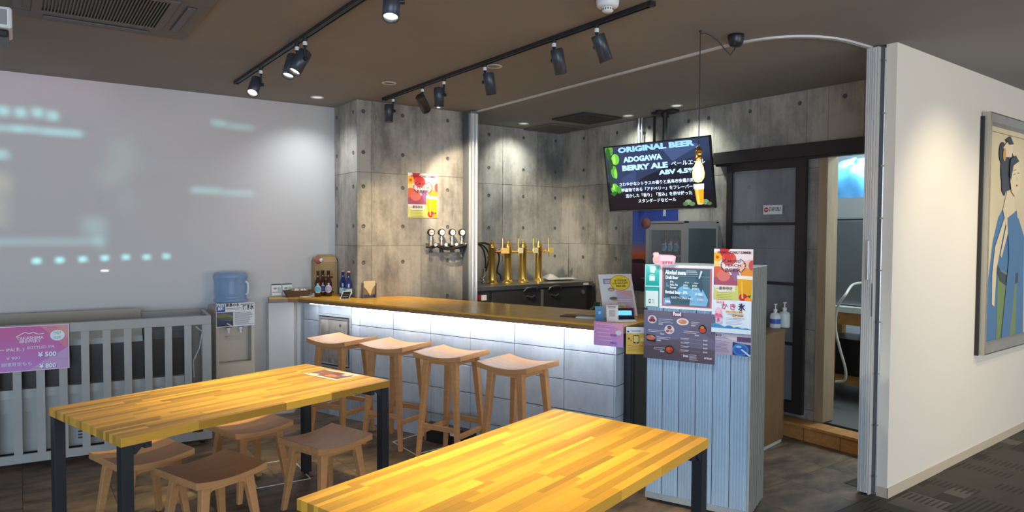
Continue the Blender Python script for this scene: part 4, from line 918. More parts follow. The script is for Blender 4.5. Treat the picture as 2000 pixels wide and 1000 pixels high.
MB().cyl((-.03,-.005,.045),(.035,-.005,.075),.008,n=10).cyl((-.035,-.005,.05),(-.03,-.03,.05),.014,n=8).build('valve_arm',CHROME,t)
p=on_y(1090,545,5.90)
tw=MB(); NX,NY=18,8; vs=[]; rr=random.Random(3)
for j in range(NY+1):
    for i in range(NX+1):
        u=i/NX; vv=j/NY; x=(u-.5)*.40; y=(vv-.5)*.20; h_=.05*math.exp(-((u-.22)/.18)**2)*math.sin(math.pi*vv)+.014+.008*math.sin(u*17+vv*9)*math.sin(math.pi*vv)
        vs.append((x,y,max(.003,h_)))
fs=[(j*(NX+1)+i,j*(NX+1)+i+1,(j+1)*(NX+1)+i+1,(j+1)*(NX+1)+i) for j in range(NY) for i in range(NX)]
tw.add(vs,fs,sm=True); o=tw.build('towel',TOWEL,loc=(p.x+.02,5.92,FZ),rz=R(-4),label='crumpled off-white towel lying beside the rightmost beer tower',cat='towel')
md=o.modifiers.new('thick','SOLIDIFY'); md.thickness=.003; md.offset=1
p=on_n(1163,600,(1,0),3.95); t=empty('green_bottle',(3.98,4.36,.74),0,'dark green round bottle shoulder behind the right end of the counter','bottle')
MB().lathe([(.0001,0),(.06,0),(.065,.01),(.065,.19),(.05,.22),(.025,.24),(.022,.262),(.0001,.265)],22).build('glass_body',GREENP,t); MB().lathe([(.024,.25),(.026,.27),(.0001,.272)],14).build('stopper',GREENP,t)
t=empty('back_shelf',(4.0,4.35,0),bA,'low dark work table behind the counter carrying the green bottle','table')
MB().box(-.16,.16,-.22,.22,.70,.74).build('worktop',STEEL,t)
for a in(-.14,.14):
    for b_ in(-.2,.2): MB().box(a-.012,a+.012,b_-.012,b_+.012,0,.70).build('leg',STEEL,t)
# ------------------------------------------------------------------ aluminium posts
ps=empty('aluminium_post',(3.478,5.558,0),0,'tall polished aluminium post standing at the pillar corner behind the counter','post')
MB().box(-.028,.052,-.022,.022,0,CEIL-.03).box(-.028,-.018,-.030,-.022,0,CEIL-.03).box(.042,.052,-.030,-.022,0,CEIL-.03).box(.004,.016,-.028,-.022,0,CEIL-.03).build('profile',mat('bright_aluminium',(.78,.79,.81),.3,.55),ps)
MB().box(-.03,.038,-.03,.026,CEIL-.03,CEIL-.012).build('top_plate',STEEL,ps)
MB().box(.010,.020,-.0235,-.0225,1.25,1.42).build('lock_plate',mat('dark_lock_plate',(.12,.13,.15),.4),ps)
MB().box(-.040,-.028,.0,.09,0,CEIL-.012).build('wall_seal',mat('dark_grey_seal',(.10,.11,.12),.6),ps)
fs_=empty('folding_screen_stack',(4.215,2.165,0),0,'white aluminium folding screen stacked against the end of the partition wall','folding screen')
for k in range(5):
    MB().box(-.0015-.0015*(k%2),.035,.002+k*.0125,.0125+k*.0125,.012,CEIL-.014).build('folded_panel',ALUW,fs_,bevel=.001)
MB().box(0.002,.034,-.006,.001,.004,CEIL-.012).build('edge_profile',mat('pale_edge_profile',(.60,.58,.54),.4,.2),fs_)
MB().box(-.004,.002,-.004,.0,1.10,1.30).build('handle_slot',mat('dark_lock_plate',(0,0,0)),fs_)
q=MB().box(-.014,-.004,.02,.034,1.32,1.56).build('pull_handle',ALU,fs_,bevel=.003)
MB().box(.035,.044,-.024,.05,0,CEIL-.012).build('wall_channel',mat('dark_grey_seal',(0,0,0)),fs_)
MB().cyl((.040,-.030,.02),(.040,-.030,CEIL-.02),.0045,n=10).build('hinge_rod',ALU,fs_)
pinm=MB().cyl((-.012,0,0),(.012,0,0),.006,n=10).mesh('hinge_pin',STEEL)
for k in range(9): link_mesh('hinge_pin',pinm,fs_,(.036,-.030,.12+k*.315))
# ------------------------------------------------------------------ ribbed cabinet with the menus
cA=R(23); e_=Vector((math.sin(cA),-math.cos(cA),0)); s_=Vector((math.cos(cA),math.sin(cA),0)); CL=Vector((3.276,2.338,0))-e_*.6
CH=1.412; CW=.602; CD=.37
cb=empty('ribbed_cabinet',CL,math.atan2(e_.y,e_.x),'tall galvanised ribbed metal cabinet at the bar end covered with menus','cabinet')
# local: x along the front (left->right), y = into the cabinet
MB().box(.004,CW-.004,.006,CD-.003,.03,CH-.006).build('carcass',mat('dark_carcass',(.05,.06,.07),.6),cb)
MB().box(0,CW,0,CD,CH-.006,CH).build('top_panel',GALVE,cb,bevel=.002)
MB().box(0,CW,-.004,.006,.02,.055).build('bottom_rail',GALVE,cb)
MB().box(.01,CW-.01,.01,CD-.01,0,.03).build('plinth',BLACK,cb)
MB().box(CW-.012,CW,-.004,.006,.055,CH-.006).build('corner_trim',GALVE,cb)
pw=(CW-.012)/6
b=MB()
b.box(-pw/2+.0022,pw/2-.0022,0,.006,0,CH-.063)
for k in range(5):
    x=-pw/2+.014+k*.0165; b.prism([(x-.0045,0),(x-.002,-.004),(x+.002,-.004),(x+.0045,0)],.0,CH-.063)
rib=b.mesh('ribbed_panel',GALV)
for k in range(6): link_mesh('ribbed_panel',rib,cb,(pw*(k+.5),0,.056))
b=MB(); sw=CD/2
b.box(-.006,0,-sw/2+.0015,sw/2-.0015,0,CH-.03)
for k in range(4):
    y=-sw/2+.03+k*.042; b.add([(0,y-.008,0),(.003,y-.004,0),(.003,y+.004,0),(0,y+.008,0),(0,y-.008,CH-.03),(.003,y-.004,CH-.03),(.003,y+.004,CH-.03),(0,y+.008,CH-.03)],[(0,4,5,1),(1,5,6,2),(2,6,7,3),(0,1,2,3),(7,6,5,4)])
sm_=b.mesh('side_panel',mat('grey_metal_side',(.19,.197,.18),.5,.2,var=.12,scale=8,stretch=(6,6,1)))
for k in range(2): link_mesh('side_panel',sm_,cb,(CW+.0005,sw*(k+.5),.024))
def onC(x,z,off=.0055): return CL+e_*x+Vector((0,0,z))-s_*off
UP=Vector((0,0,1))
TEAL=(20,165,155)
els=[('r',0,0,100,250,(190,235,238)),('g',5,6,88,116,(120,222,212),(18,168,160)),('p',[(30,10),(80,8),(60,50),(35,46)],(220,250,248)),('t','',10,20,10,(255,255,255)),('r',30,64,36,30,(232,250,248)),('r',32,58,30,3,(230,250,250)),
 ('r',4,130,90,116,(20,135,128)),('r',8,134,82,18,(45,175,168)),('r',8,152,82,90,(228,244,244)),('r',28,200,12,24,(60,110,110)),('r',31,205,6,12,(220,240,240))]+bars(50,200,18,4,7,(110,150,150),1.5)
sheet('teal_notice','pair of teal and white notices at the top left corner of the ribbed cabinet','poster',onC(-.014,1.158),e_,UP,.094,.256,PAPER,100,250,els,.002)
els=[('r',0,0,320,250,(235,242,246)),('r',12,14,298,222,(190,110,125)),('r',22,18,276,210,(70,104,118)),('e',150,150,44,34,(120,185,225)),('p',[(190,130),(250,120),(290,190),(280,226),(180,226)],(130,190,225)),('p',[(22,190),(60,186),(70,228),(22,228)],(130,175,215)),('p',[(215,60),(240,64),(262,110),(250,150),(225,110)],(58,90,106)),
 ('r',22,60,276,1.6,(160,190,205)),('t','Alcohol menu',30,52,25,(240,246,250),'LEFT',128,3),('t','Draft Beer',34,78,18,(240,246,250),'LEFT',78,3),
 ('t','IPA',62,100,12,(235,242,246),'LEFT',None,2),('t','Pale Ale',62,117,13,(235,242,246),'LEFT',48,2),('t','Porter',62,133,13,(235,242,246),'LEFT',40,2),
 ('t','473ml',150,100,9,(225,235,240),'LEFT',26,1),('t','¥900',142,117,11,(235,242,246),'LEFT',28,1),('t','¥900',142,133,11,(235,242,246),'LEFT',28,1),('t','355ml',205,102,9,(225,235,240),'LEFT',26,1),('t','¥700',196,118,11,(235,242,246),'LEFT',28,1),('t','¥700',196,134,11,(235,242,246),'LEFT',28,1),
 ('t','Bottled Beer - IPA',34,162,18,(240,246,250),'LEFT',136,3),('t','¥ 900',214,166,14,(240,246,250),'LEFT',44,2),('t','ももビール (Peach Beer)',70,190,12,(238,240,248),'LEFT',130,1),('t','¥ 800',226,194,11,(255,200,220),'LEFT',36,1),('t','Sake',34,214,15,(240,246,250),'LEFT',32,3),
 ('p',[(246,26),(256,30),(240,72),(234,70)],(225,235,240)),('r',160,28,60,2.5,(220,230,235)),('r',160,36,66,2.5,(220,230,235)),('r',160,46,70,2.5,(220,230,235)),('e',44,112,3,14,(140,170,185)),('t','w/',46,122,9,(220,230,240))]
sheet('alcohol_menu','dark framed alcohol menu on the upper front of the ribbed cabinet','menu',onC(.081,1.160),e_,UP,.312,.253,PAPER,320,250,els,.004)
SL=(96,92,112)
els=[('g',0,0,400,280,(112,110,134),(92,76,92)),('p',[(0,60),(140,30),(260,70),(240,150),(90,170),(0,140)],(104,110,140)),('p',[(200,120),(320,100),(400,150),(400,200),(250,190)],(110,106,132)),('p',[(0,210),(160,190),(260,280),(0,280)],(84,72,88)),
 ('r',160,4,62,22,(120,50,84)),('t','Food',190,22,22,(240,240,246),'CENTER',46,3),
 ('e',48,52,26,24,(222,206,216)),('e',48,44,12,10,(150,90,90)),('e',40,58,10,9,(120,60,66)),('e',57,58,10,9,(110,56,60)),('e',222,54,34,20,(234,224,224)),('e',222,54,24,13,(205,140,110)),('e',212,50,8,5,(225,165,130)),('e',148,104,28,26,(222,206,214)),('e',148,92,12,11,(110,70,84)),('e',138,112,9,8,(150,96,96)),('e',158,112,9,8,(176,140,120)),
 ('e',332,88,22,25,(46,40,48)),('e',332,94,17,14,(205,70,58)),('e',330,78,10,7,(220,150,60)),('p',[(16,138),(66,142),(70,184),(18,178)],(40,30,38)),('e',42,158,26,15,(190,110,90)),('e',50,152,10,6,(210,140,110)),('e',150,220,25,24,(60,28,30)),('e',150,220,20,17,(190,72,40)),('e',143,214,9,6,(220,110,50)),('e',160,226,9,6,(160,50,30)),
 ('t','Drink',228,252,13,(235,235,242),'LEFT',28,2),('t','All ¥500',342,254,12,(235,235,242),'LEFT',42,1)]
def lines(x,y,w_,n=3,pr=True,al=0):
    r=[('r',x,y+i*9,w_*(1-.18*i*(i%2)),2.6,(205,205,218)) for i in range(n)]
    if pr: r+= [('t','¥500',x+(w_-26 if al else 0),y+n*9+7,9,(225,225,235),'LEFT',24,1)]
    return r
els+=lines(86,46,82)+lines(270,50,46,2)+lines(26,112,96,2,True,1)+lines(228,104,88,2,True,1)+lines(76,150,80,2)+lines(60,212,62,2,True,1)
for k in range(4): els+=[('r',212,146+k*22,48,3,(200,200,214)),('r',214,153+k*22,40,2.4,(190,190,205)),('r',270,150+k*22,54,1,(170,165,185)),('t','¥300',336,154+k*22,9,(225,225,235),'LEFT',24,1)]
els+=bars(262,236,50,5,7,(200,200,214),2.4)
sheet('food_menu','large purple-grey food menu with round dish photos on the cabinet front','menu',onC(-.016,.858,.0075),e_,(0,0,1),.422,.285,PAPER,400,280,els,.002)
def beer_poster(U=200,V=280):
    return [('r',0,0,U,V,(238,222,222)),('p',[(28,0),(84,0),(58,40),(44,44),(34,30)],(204,40,44)),('e',78,52,38,34,(226,84,76)),('e',76,36,26,20,(214,60,58)),('e',14,44,26,26,(240,176,40)),('e',18,44,9,9,(200,90,30)),('e',8,82,26,18,(232,208,130)),('e',20,130,46,38,(220,104,72)),('p',[(0,150),(120,130),(124,190),(0,190)],(170,84,110)),('e',52,140,34,30,(222,120,110)),
     ('p',[(120,96),(160,60),(200,50),(200,120),(150,150)],(238,186,166)),('e',172,128,34,30,(234,150,60)),('e',196,84,18,26,(205,80,80)),('p',[(84,110),(120,100),(140,150),(110,170)],(150,110,150)),
     ('t','ON SALE AT EARLY SUMMER!',104,24,13,(90,40,50),'CENTER',172,2),('t','LIMITED',98,70,15,(110,60,70),'CENTER',84,1),('t','PEACH',100,92,15,(130,84,100),'CENTER',80,1),('t','BEER',100,120,20,(92,42,56),'CENTER',80,1)]+\
     [('e',100+62*math.cos(a)*s,86+42*math.sin(a),3.6,3.0,(60,34,44)) for s in(-1,1) for a in[-.9+.2*k for k in range(10)]]+\
     [('r',0,190,U,V-190,(214,212,120)),('p',[(0,190),(112,190),(112,220),(30,226),(10,214)],(232,234,222)),('r',10,206,90,3,(120,150,90)),('t','夏季限定',64,214,15,(120,70,80),'CENTER',70,1)]+bars(18,228,84,5,9,(150,160,80),2)+\
     [('p',[(122,138),(198,142),(192,268),(132,264)],(232,166,24)),('p',[(120,136),(200,140),(199,158),(122,154)],(246,238,226)),('e',154,250,22,20,(196,44,62)),('e',180,262,20,14,(238,150,50)),('p',[(172,240),(194,236),(186,252)],(70,90,40)),('p',[(140,166),(150,166),(154,256),(146,256)],(246,196,70))]
sheet('beer_poster','peach beer poster sticking up above the right edge of the ribbed cabinet','poster',onC(.392,1.229),e_,UP,.213,.284,PAPER,200,266,beer_poster(200,266),.0015)
els=[('g',0,0,215,178,(234,240,248),(222,236,246)),('r',26,6,42,13,(226,90,110)),('t','夏季限定',47,16.5,9.5,(250,240,245),'CENTER',36,1),('t','か',70,48,30,(190,70,100),'CENTER',34,1),('t','き',116,50,30,(196,76,110),'CENTER',32,1),('t','氷',164,50,32,(40,34,80),'CENTER',38,2),
 ('e',38,72,20,28,(244,178,204)),('e',38,58,13,18,(246,196,214)),('p',[(14,82),(62,86),(60,98),(16,94)],(236,120,160)),('e',28,80,8,6,(228,96,142)),('e',47,84,9,6,(228,96,142)),('e',40,112,18,16,(222,206,232)),('t','氷',38,120,22,(222,60,110),'CENTER',20,2),
 ('r',78,58,92,11,(246,200,140)),('t','もも・いちご・宇治',124,67,9.5,(160,110,70),'CENTER',88,1),('r',112,78,62,10,(246,196,120)),('t','各種 ¥500',143,86.5,10,(120,80,80),'CENTER',58,1),('p',[(0,136),(16,128),(34,132),(60,140),(74,146),(215,150),(215,160),(0,152)],(66,150,200)),
 ('e',98,148,22,11,(60,140,196)),('e',144,152,20,10,(70,146,200)),('e',190,156,20,10,(60,140,196)),('r',0,154,215,24,(224,236,246))]+bars(80,96,96,5,8,(150,150,180),1.8)
sheet('shaved_ice_poster','white shaved ice poster with a pink ice illustration below the peach beer poster','poster',onC(.385,1.045,.0075),e_,(0,0,1),.215,.183,PAPER,215,178,els,.0015)
els=[('g',0,0,215,115,(196,186,204),(176,160,182)),('p',[(70,4),(215,10),(215,34),(120,34),(80,22)],(214,208,214)),('r',4,6,56,14,(226,220,230)),('t','高島の水',32,17,12,(60,50,90),'CENTER',50,2),('r',0,24,90,1.5,(120,100,140)),('r',140,12,75,26,(90,66,104)),('p',[(116,42),(215,52),(215,115),(116,112)],(30,60,110)),('e',160,80,44,34,(58,124,190)),('e',160,82,34,24,(40,90,180)),('p',[(160,80),(168,76),(215,108),(208,115)],(196,214,230)),('e',150,66,16,7,(120,180,220))]+bars(8,40,96,10,6.5,(116,100,140),1.6)
sheet('water_poster','grey-violet poster with a photo of a blue bowl of water under the shaved ice poster','poster',onC(.387,.921,.006),e_,(0,0,1),.214,.118,PAPER,215,115,els,.0015)
bub=sheet('pink_bubble_tag','pink speech-bubble tag clipped on the alcohol menu frame','tag',onC(.036,1.386,.016),e_,UP,.001,.001,PAPER,1,1,[],.001)
pts=[(0,40),(6,20),(0,8),(10,0),(34,0),(40,12),(120,14),(140,22),(136,52),(124,70),(62,76),(58,98),(44,74),(20,70),(4,62)]
bub.data=MB().prism([(x*.001,.1-y*.001) for x,y in pts][::-1],0,.002).mesh('pink_bubble_tag',mat('pink_tag_card',(.85,.50,.58),.5))
prints(bub,.14,.1,140,100,[('e',20,18,14,13,(246,210,190)),('e',20,46,13,11,(248,190,180)),('p',[(44,20),(130,24),(126,50),(48,52)],(252,214,226)),('t','おすすめ',90,66,15,(214,70,110),'CENTER',62,1)]+bars(56,30,64,3,6,(250,235,240),1.6),z=.0024)
# ------------------------------------------------------------------ sheets and things at the right end of the counter
edgep=lambda t,z,o=.003: B(3.89-o,t,z)
pn_=(bn.x,bn.y)
tl=on_n(1160,627,pn_,3.886); brr=on_n(1217,678,pn_,3.886); Wp=(Vector((brr.x,brr.y,0))-Vector((tl.x,tl.y,0))).length
bl=on_n(1160,673,pn_,3.886)
els=[('g',0,0,240,215,(226,150,205),(205,160,225)),('p',[(140,0),(240,0),(240,100)],(232,170,196)),('r',20,18,150,6,(240,200,226)),('L',[(90,40),(110,32),(130,38),(150,30),(180,40)],2,(245,225,240)),('e',202,86,24,22,(222,226,240)),('t','¥500',135,122,22,(150,100,190),'LEFT',52,2),('t','¥800',135,190,20,(150,100,190),'LEFT',54,2)]+[('r',20+8*k,60+34*k,110,5,(240,210,235)) for k in range(4)]
sheet('pink_price_card','small pink price card hanging from the counter edge left of the yellow card','sign',bl,-bdir,UP,Wp,tl.z-bl.z,PINK,240,215,els,.002)
ne=-bdir; q0=B(3.90,1.846); off_=q0.x*ne.x+q0.y*ne.y
els=[('r',0,0,130,230,(226,178,40)),('r',0,0,130,52,(232,232,236)),('e',14,38,8,8,(40,70,150)),('r',28,24,70,4,(90,110,170)),('r',36,34,60,4,(130,140,180)),('r',48,66,40,72,(46,40,36)),('r',52,76,32,50,(232,196,70)),('e',68,131,3,3,(220,220,220)),('t','a',12,104,24,(60,40,20),'LEFT',14,2),('t','+',28,122,18,(90,60,20),'LEFT',12,1),('r',96,90,26,30,(240,214,130)),('t','キャッシュレス決済',65,164,13,(110,76,10),'CENTER',100,1),('r',14,176,100,3,(130,96,20)),('r',20,188,90,3,(130,96,20)),('r',10,200,108,3,(130,96,20))]
sheet('yellow_payment_card','yellow card with a phone symbol hanging at the corner of the counter','sign',B(3.885,1.838,CT-.165),-bdir+bn*.55,UP,.118,.165,PAPER,130,230,els,.002)
# slanted white board leaning on the cabinet
pb=Vector((3.18,3.27,CT)); rdir=Vector((.88,-.48,0)).normalized(); nrm_=rdir.cross(UP)
bd=empty('leaning_board',pb,0); bpy.data.objects.remove(bd)
A0=cz(1184,622); rdir=(Vector((.94,-.20,0))).normalized(); back=UP.cross(rdir).normalized()
els=[('r',0,0,190,250,(236,236,238)),('r',22,26,66,30,(150,140,176)),('r',30,36,90,6,(235,235,240)),('r',30,46,50,3,(235,235,240)),('e',118,52,58,46,(226,110,50)),('e',118,52,55,43,(250,232,70)),('t','#1 POPULAR',122,44,13,(130,90,20),'CENTER',72,2),('t','IN KANSAI CRAFT',118,60,12,(130,90,20),'CENTER',88,1),('t','PALE ALE',118,76,13,(130,90,20),'CENTER',54,2),
 ('e',60,90,18,11,(170,110,70)),('e',60,92,14,7,(220,190,150)),('e',66,142,24,9,(120,110,110)),('r',60,150,40,8,(230,200,60)),('r',86,100,90,150,(216,196,220)),('p',[(86,100),(176,100),(176,140)],(236,180,190)),('p',[(86,200),(140,186),(176,200),(176,246),(86,246)],(226,150,200)),('r',96,150,70,3,(240,235,245)),('r',96,160,60,3,(240,235,245))]
sheet('leaning_menu_board','large white board with a yellow oval leaning back on the counter end','menu board',(A0.x-.0,A0.y+.02,CT+.002),rdir,UP*.97+back*.30,.265,.30,PAPER,190,250,els,.004)
def stand_card(px,py,w_,h_,label,els,U,V,base=PAPER,yaw=-.10,tilt=.25,col=None):
    p=cz(px,py); r_=Vector((math.cos(yaw-.45),math.sin(yaw-.45),0)); bk_=UP.cross(r_)
    o=sheet('counter_card',label,'card',(p.x,p.y,CT+.001),r_,UP*(1-tilt*.5)+bk_*tilt,w_,h_,base,U,V,els,.002)
    return o
stand_card(1163,627,.058,.096,'light blue card stand beside the white card on the counter end',[('g',0,0,60,100,(110,160,205),(84,138,190)),('r',22,36,16,16,(226,236,246)),('r',29,36,2,16,(110,160,205)),('r',22,43,16,2,(110,160,205))],60,100,mat('blue_card',(.15,.35,.6),.5))
stand_card(1185,629,.078,.112,'white card with red heading between the blue card and the payment terminal',[('r',0,0,80,115,(236,234,232)),('r',10,10,56,5,(214,80,70)),('r',14,20,50,4,(60,50,50)),('r',0,0,80,3,(190,110,60)),('r',18,36,40,44,(206,190,184))],80,115)
stand_card(1207,622,.05,.098,'small cream card behind the payment terminal',[('r',0,0,60,110,(222,214,180)),('e',20,16,12,10,(210,180,130)),('e',40,20,12,10,(190,190,110)),('r',10,50,40,30,(170,190,170)),('e',22,60,7,7,(60,110,90))]+bars(8,36,44,3,5,(170,150,110),1.6),60,110,tilt=.12)
p=cz(1219,628); tm=empty('payment_terminal',(p.x+.01,p.y+.015,CT),R(-32),'black payment terminal with a lit blue display beside the ribbed cabinet','terminal')
MB().prism([(0,0),(.11,0),(.11,.055),(.0,.018)],-.075,.075,(0,0,0),(0,1,0),(0,0,1),(1,0,0)).build('housing',mat('navy_black_plastic',(.012,.014,.03),.3),tm,fix=True,bevel=.004)
o=MB().box(-.07,.07,0,.065,0,.008).build('display_frame',mat('navy_black_plastic',(0,0,0)),tm); o.matrix_local=frame_mat((0,.005,.020),(1,0,0),(0,.45,1)); 
o2=MB().box(-.055,.055,.016,.048,.008,.009).build('display',mat('lit_blue_display',(.12,.42,.95),.4,emit=.9),o)
MB().box(-.072,.072,-.06,-.004,0,.012).build('white_base',WHITEP,tm,bevel=.003)
# menus lying near the right end
for px,py,w_,d_,z_,m,l,nm,rz in((1125,620,.22,.12,.005,mat('dark_red_leather',(.10,.03,.02),.4),'dark red-brown menu folder lying flat near the counter end','menu_folder',-60),(1146,623,.16,.08,.008,PAPER,'stack of pale papers next to the dark menu folder on the counter','paper_stack',-50)):
    p=cz(px,py); t=empty(nm,(p.x+.05,p.y+.04,CT),R(rz),l,'menu' if nm=='menu_folder' else 'papers'); MB().box(-w_/2,w_/2,-d_/2,d_/2,0,z_).build('cover',m,t); MB().box(-w_/2+.006,w_/2-.006,-d_/2+.006,d_/2-.006,z_,z_+.0015).build('top_sheet',m if nm=='menu_folder' else mat('pale_blue_paper',(.55,.66,.78),.5),t)
# ------------------------------------------------------------------ poster on the pillar
tl=on_y(797,337,5.672); brp=on_y(857,426,5.672)
sheet('beer_poster','peach beer poster pinned on the concrete pillar above the gas regulators','poster',(tl.x,5.6765,brp.z),(1,0,0),UP,.305,tl.z-brp.z,PAPER,200,272,beer_poster(200,272),.0012)
# ------------------------------------------------------------------ banner on the right wall
els=[('g',0,0,290,330,(36,58,150),(84,112,196)),('g',0,330,290,90,(92,116,196),(214,110,84)),('g',0,420,290,60,(214,104,70),(196,70,44)),('p',[(0,466),(60,460),(120,474),(200,462),(290,476),(290,496),(0,496)],(28,22,40)),('g',0,494,290,210,(104,56,70),(40,34,60)),('p',[(100,590),(112,566),(120,588),(132,600),(116,622),(98,616)],(228,232,240)),('r',60,602,30,3,(200,205,220)),('t','高島の地ビール',170,60,0.1,(240,240,250))]
els=[e for e in els if e[0]!='t']+[('t',c,208,40+i*26,24,(225,230,245),'CENTER',20,1) for i,c in enumerate('びわ湖高島')]
sheet('sunset_banner','tall dark blue banner with an orange sunset on the wall below the screen','banner',(XR-.0085,5.055,1.02),(0,-1,0),UP,.60,1.42/2+.22,PAPER,290,700,els,.0012)
# ------------------------------------------------------------------ screen
TVC=Vector((4.788,4.453,2.122)); ty=R(11.786); tt_=R(9.937)
te=Vector((math.sin(ty),-math.cos(ty),0)); tn=Vector((-math.cos(ty),-math.sin(ty),0)); tu=UP*math.cos(tt_)+tn*math.sin(tt_)
te2=te*math.cos(.0133)+tu*math.sin(.0133); tu2=tu*math.cos(.0133)-te*math.sin(.0133)
tv=bpy.data.objects.new('wall_screen',None); COL.objects.link(tv); tag(tv,'large ceiling-hung screen showing the original beer list over the display fridge','screen')
tv.matrix_world=frame_mat(TVC-te2*.555-tu2*.315,te2,tu2); W_,H_=1.11,.63
MB().box(0,W_,0,H_,-.03,-.004).build('casing',BLACKP,tv,bevel=.005)
MB().box(0,.012,0,H_,-.004,.004).box(W_-.012,W_,0,H_,-.004,.004).box(.012,W_-.012,0,.020,-.004,.004).box(.012,W_-.012,H_-.012,H_,-.004,.004).build('bezel',BLACKP,tv)
MB().box(.012,W_-.012,.003,.008,.004,.005).build('chrome_strip',STEEL,tv)
MB().box(W_*.25,W_*.75,H_*.2,H_*.7,-.07,-.03).build('rear_housing',BLACKP,tv)
dsp=MB().box(.012,W_-.012,.020,H_-.012,-.006,.001).build('display',BLACKP,tv)
pd_=bpy.data.objects.new('x',None); bpy.data.objects.remove(pd_)
els=[('r',0,0,1086,598,(24,26,40)),('g',0,0,1086,200,(58,76,116),(34,38,60)),('p',[(0,0),(1086,0),(1086,120),(700,210),(420,300),(180,420),(0,330)],(42,54,84)),('p',[(620,60),(900,20),(1000,60),(720,180)],(62,78,118)),('p',[(160,300),(330,240),(300,420),(190,470)],(52,66,106)),('p',[(60,440),(120,450),(130,540),(90,540)],(70,86,130)),('p',[(180,380),(420,330),(560,420),(300,470)],(34,42,66)),
 ('r',0,440,1086,158,(22,18,26)),('p',[(0,440),(300,420),(620,450),(1086,430),(1086,460),(0,460)],(24,24,38))]
for (x,y,a,b_,c) in ((50,30,44,52,(84,150,50)),(36,60,26,60,(40,90,34)),(110,118,46,52,(106,186,60)),(96,118,20,44,(150,214,96)),(84,236,34,60,(84,160,56)),(100,256,18,46,(130,200,86)),(60,160,20,50,(34,74,30)),(74,396,44,50,(96,176,60)),(60,380,18,26,(150,212,100)),(122,410,34,34,(70,140,50)),(20,200,14,70,(30,60,28)),(40,330,16,60,(30,64,28))): els.append(('e',x,y,a,b_,c))
els+=[('p',[(20,444),(70,420),(110,430),(60,470)],(46,96,40))]
WT=(214,232,252)
els+=[('t','ORIGINAL BEER',150,58,50,(150,200,250),'LEFT',800,3),('t','ADOGAWA',200,152,50,(178,216,252),'LEFT',420,3),('t','BERRY ALE',180,230,50,(178,216,252),'LEFT',490,3),('t','ペールエール',705,222,38,(200,222,246),'LEFT',330,1),('t','ABV 4.5%',570,292,42,(178,216,252),'LEFT',360,3),
 ('t','さわやかなシトラスの香りと高島市安曇川町の',548,374,29,WT,'CENTER',830,1),('t','特産物である「アドベリー」をフレーバーに',544,430,29,WT,'CENTER',790,1),('t','活かした「香り」「苦み」を併せ持った',540,486,29,WT,'CENTER',700,1),('t','スタンダードなビール',525,540,29,WT,'CENTER',400,1),
 ('e',845,556,34,24,(120,150,110)),('e',815,570,26,18,(84,112,74)),('e',880,572,30,18,(96,124,84)),('e',1010,560,34,24,(110,140,100)),('e',1045,574,24,16,(80,106,70)),('p',[(914,440),(1004,440),(990,578),(930,578)],(226,160,40)),('p',[(908,400),(1010,398),(1006,446),(930,450),(908,440)],(232,236,244)),('p',[(930,450),(952,450),(956,572),(936,572)],(246,200,90)),('r',940,574,40,8,(214,214,214)),('L',[(960,80),(1000,60)],4,(160,190,230)),('L',[(1000,140),(1004,180)],3,(120,150,200))]
sc_=bpy.data.objects.new('screen_base',None)
bpy.data.objects.remove(sc_)
pp=MB().box(.0,1.086,0,.598,0,.0004).build('screen_picture',BLACKP,tv); pp.location=(.012,.020,.0012)
prints(pp,1.086,.598,1086,598,els,SCREEN,z=.0008,dz=.0006,name='picture')
# ceiling mount
c0=on_z(1297,217,CEIL); c0=Vector((4.93,4.49,CEIL))
mt=empty('screen_mount',(c0.x,c0.y,CEIL),0,'black ceiling pole and bracket carrying the screen','bracket')
MB().box(-.05,.05,-.13,.13,-.02,0).box(-.1,.1,-.03,.03,-.02,0).build('ceiling_plate',BLACK,mt,bevel=.003)
MB().cyl((0,0,-.02),(0,0,-.62),.022,n=16).cyl((0,0,-.02),(0,0,-.06),.035,n=16).build('pole',BLACK,mt)
MB().box(-.12,.01,-.12,.12,-.66,-.52).build('bracket_plate',BLACK,mt)
MB().box(-.008,.008,.12,.14,-.45,-.03).build('cable_cover',BLACK,mt)
pw_=on_x(1248,233,5.05); cd=empty('conduit_pipe',(5.05,pw_.y,0),0,'thin silver conduit pipe on the wall left of the screen pole','pipe')
MB().cyl((0,0,1.95),(0,0,CEIL),.018,n=14).cyl((0,-.04,1.95),(0,-.04,CEIL),.010,n=12).build('pipe',ALU,cd)
for z in(2.1,2.6): MB().box(.0,.04,-.055,.025,z,z+.02).build('pipe_clip',STEEL,cd)
# ------------------------------------------------------------------ pendant bulb
hk=on_z(1368,60,CEIL); pl_=on_z(1437,80,2.70)
pe=empty('pendant_bulb',(hk.x,hk.y,CEIL),0,'bare filament bulb hanging on a black cord in front of the screen','pendant lamp')
MB().lathe([(.0001,0),(.008,0),(.008,-.006),(.003,-.01),(.003,-.02),(.0001,-.02)],12).build('hook',BLACK,pe)
MB().tube([(0,0,-.015),(0,0,-.655)],.0028,8).build('cord',BLACK,pe)
rel=pl_-Vector((hk.x,hk.y,CEIL)); pts=[Vector((0,0,-.015)),rel*.12+Vector((0,0,-.006)),rel*.3+Vector((0,0,-.010)),rel*.5+Vector((0,0,-.03)),rel*.7+Vector((0,0,-.065)),rel*.85+Vector((0,0,-.088)),Vector((rel.x-.01,rel.y,-.085)),Vector((rel.x,rel.y,-.06))]
MB().tube(pts,.003,8).build('swag_cord',BLACK,pe)
MB().lathe([(.0001,0),(.045,0),(.047,-.015),(.040,-.05),(.030,-.065),(.0001,-.068)],22,(rel.x,rel.y,0)).build('ceiling_plug',BLACKP,pe)
